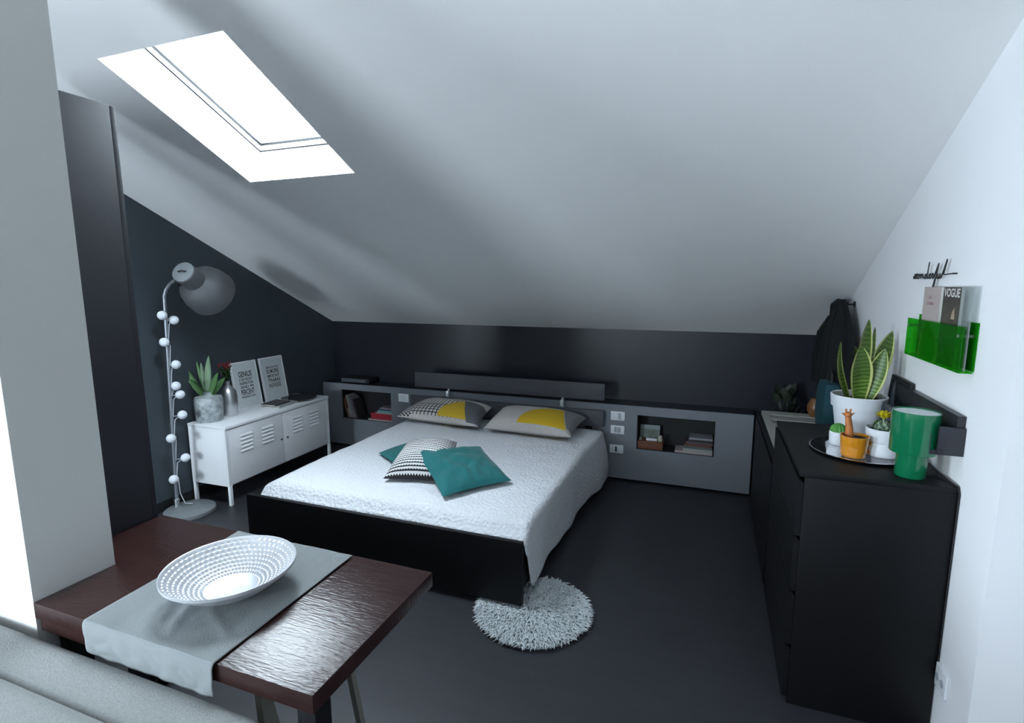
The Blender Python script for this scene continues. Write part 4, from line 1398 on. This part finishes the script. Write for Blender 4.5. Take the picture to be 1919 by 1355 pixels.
for y, z in ((2.872, 1.726), (2.47, 1.7415)):
    MB().tube([(XR - 0.016, y, z), (XR, y, z)], 0.003, 6).build('standoff', m_wire, ws)

# wall socket low on the right wall
so_ = thing('wall_socket', 'pale double socket low on the white wall beside the chest', 'socket', (XR, 2.165, 0.25))
MB().box(XR - 0.010, XR - 0.0005, 2.125, 2.215, 0.235, 0.325).build('cover_plate', m_white, so_, 0.003)
for y in (2.15, 2.19):
    MB().lathe([(0.0001, 0), (0.014, 0), (0.014, 0.003), (0.0001, 0.003)], (XR - 0.010, y, 0.28), (-1, 0, 0), 16).build('socket_face', m_dim, so_)

# ================================================================== dark corner behind the chests
# black coat on a wall hook
hk = thing('wall_hook', 'small black hook on the white wall holding the black coat', 'hook', (XR, 3.95, 1.57))
MB().lathe([(0.0001, 0), (0.018, 0), (0.018, 0.006), (0.0001, 0.006)], (XR - 0.0005, 3.95, 1.57), (-1, 0, 0), 16).build('rosette', m_blk, hk)
MB().tube([(XR - 0.006, 3.95, 1.57), (XR - 0.035, 3.95, 1.565), (XR - 0.045, 3.95, 1.58)], 0.005, 8).build('prong', m_blk, hk)


def coat_fn(u, v):
    a = 2 * math.pi * u
    z = 1.60 - 0.62 * v
    prof = [(0.0, 0.03), (0.05, 0.10), (0.14, 0.17), (0.24, 0.24), (0.45, 0.36), (0.8, 0.42), (1.0, 0.40)]
    for i in range(len(prof) - 1):
        if prof[i][0] <= v <= prof[i + 1][0]:
            q = (v - prof[i][0]) / (prof[i + 1][0] - prof[i][0])
            r_ = prof[i][1] + (prof[i + 1][1] - prof[i][1]) * q
            break
    r_ *= 1 + 0.10 * math.sin(5 * a + 2 * v) + 0.06 * noise.noise(Vector((math.cos(a) * 2, math.sin(a) * 2, v * 4)))
    fold = 0.016 * v * math.sin(13 * a + 3 * v) * (1 if math.cos(a) < 0 else 0.2)
    return Vector((0.770 + math.cos(a) * (0.02 + r_ * 0.10) + fold, 3.93 + 0.02 * v + math.sin(a) * r_, z - 0.02 * v * abs(math.sin(a * 2))))


m_coat = mat('black_cloth', (0.004, 0.005, 0.005), 0.95, bump=0.3, bscale=40)
ct = thing('hanging_coat', 'black coat hanging on the white wall in the far corner', 'coat', (0.77, 3.93, 0.98))
MB().grid(coat_fn, 80, 24).build('coat_body', m_coat, ct)
for sg in (-1, 1):
    MB().tube([(0.755, 3.93 + sg * 0.13, 1.47), (0.735, 3.93 + sg * 0.24, 1.36), (0.725, 3.93 + sg * 0.29, 1.20), (0.725, 3.93 + sg * 0.30, 1.02)], [0.035, 0.05, 0.052, 0.045], 12).build('sleeve', m_coat, ct)
MB().tube([(0.745, 3.86, 1.50), (0.740, 3.89, 1.56), (0.755, 3.94, 1.585), (0.740, 3.99, 1.56), (0.745, 4.02, 1.50)], 0.020, 10).build('collar', m_coat, ct)


def bag_fn(u, v):
    a = 2 * math.pi * u
    prof = [(0, 0.001), (0.04, 0.8), (0.3, 1.0), (0.8, 0.95), (0.97, 0.75), (1.0, 0.001)]
    for i in range(len(prof) - 1):
        if prof[i][0] <= v <= prof[i + 1][0]:
            q = (v - prof[i][0]) / (prof[i + 1][0] - prof[i][0])
            r_ = prof[i][1] + (prof[i + 1][1] - prof[i][1]) * q
            break
    sq = 1 / max(abs(math.cos(a)), abs(math.sin(a))) ** 0.6
    return Vector((0.684 + math.cos(a) * r_ * 0.050 * sq, 3.62 + math.sin(a) * r_ * 0.15 * sq, 0.792 + 0.335 * v))


bg_ = thing('tote_bag', 'dark teal fabric bag standing on the rack behind the snake plant', 'bag', (0.684, 3.62, 0.791))
MB().grid(bag_fn, 40, 24).build('body', mat('petrol_canvas', (0.006, 0.055, 0.075), 0.8, bump=0.3, bscale=90), bg_)
MB().tube([(0.684, 3.55, 1.11), (0.684, 3.56, 1.17), (0.684, 3.62, 1.20), (0.684, 3.68, 1.17), (0.684, 3.69, 1.11)], 0.007, 8).build('handle', m_blk, bg_)

# dim trailing plant and brown vase on the rack
bv = MB().lathe([(0.0001, 0), (0.032, 0), (0.050, 0.04), (0.052, 0.075), (0.034, 0.115), (0.028, 0.125), (0.022, 0.122), (0.0001, 0.11)], (0.700, 4.08, 0.7905), n=28).build('brown_vase', mat('brown_glaze', (0.20, 0.085, 0.030), 0.3))
tag(bv, 'small round brown vase on the off-white rack', 'vase')
tp_ = thing('leafy_plant', 'dark leafy houseplant in a black pot in the far dim corner', 'plant', (0.56, 4.42, 0))
MB().lathe([(0.0001, 0), (0.11, 0), (0.13, 0.02), (0.15, 0.62), (0.14, 0.63), (0.13, 0.60), (0.0001, 0.59)], (0.56, 4.46, 0), n=28).build('pot', m_blk, tp_)
m_dl = mat('dark_plant_leaf', (0.030, 0.042, 0.026), 0.5, var=0.4, vscale=20)
rng = random.Random(5)
for i in range(22):
    a = rng.random() * 6.28
    rr = rng.uniform(0.05, 0.15)
    c0 = Vector((0.56, 4.46, 0.60))
    tp = c0 + Vector((math.cos(a) * rr, math.sin(a) * rr, rng.uniform(0.08, 0.34)))
    md_ = c0.lerp(tp, 0.7)
    leaf(MB().tube([c0, md_], 0.003, 5), md_, tp, rng.uniform(0.05, 0.075), Vector((-math.sin(a), math.cos(a), rng.uniform(-0.4, 0.4))), n=6, w0=0.2).build('leaf', m_dl, tp_)
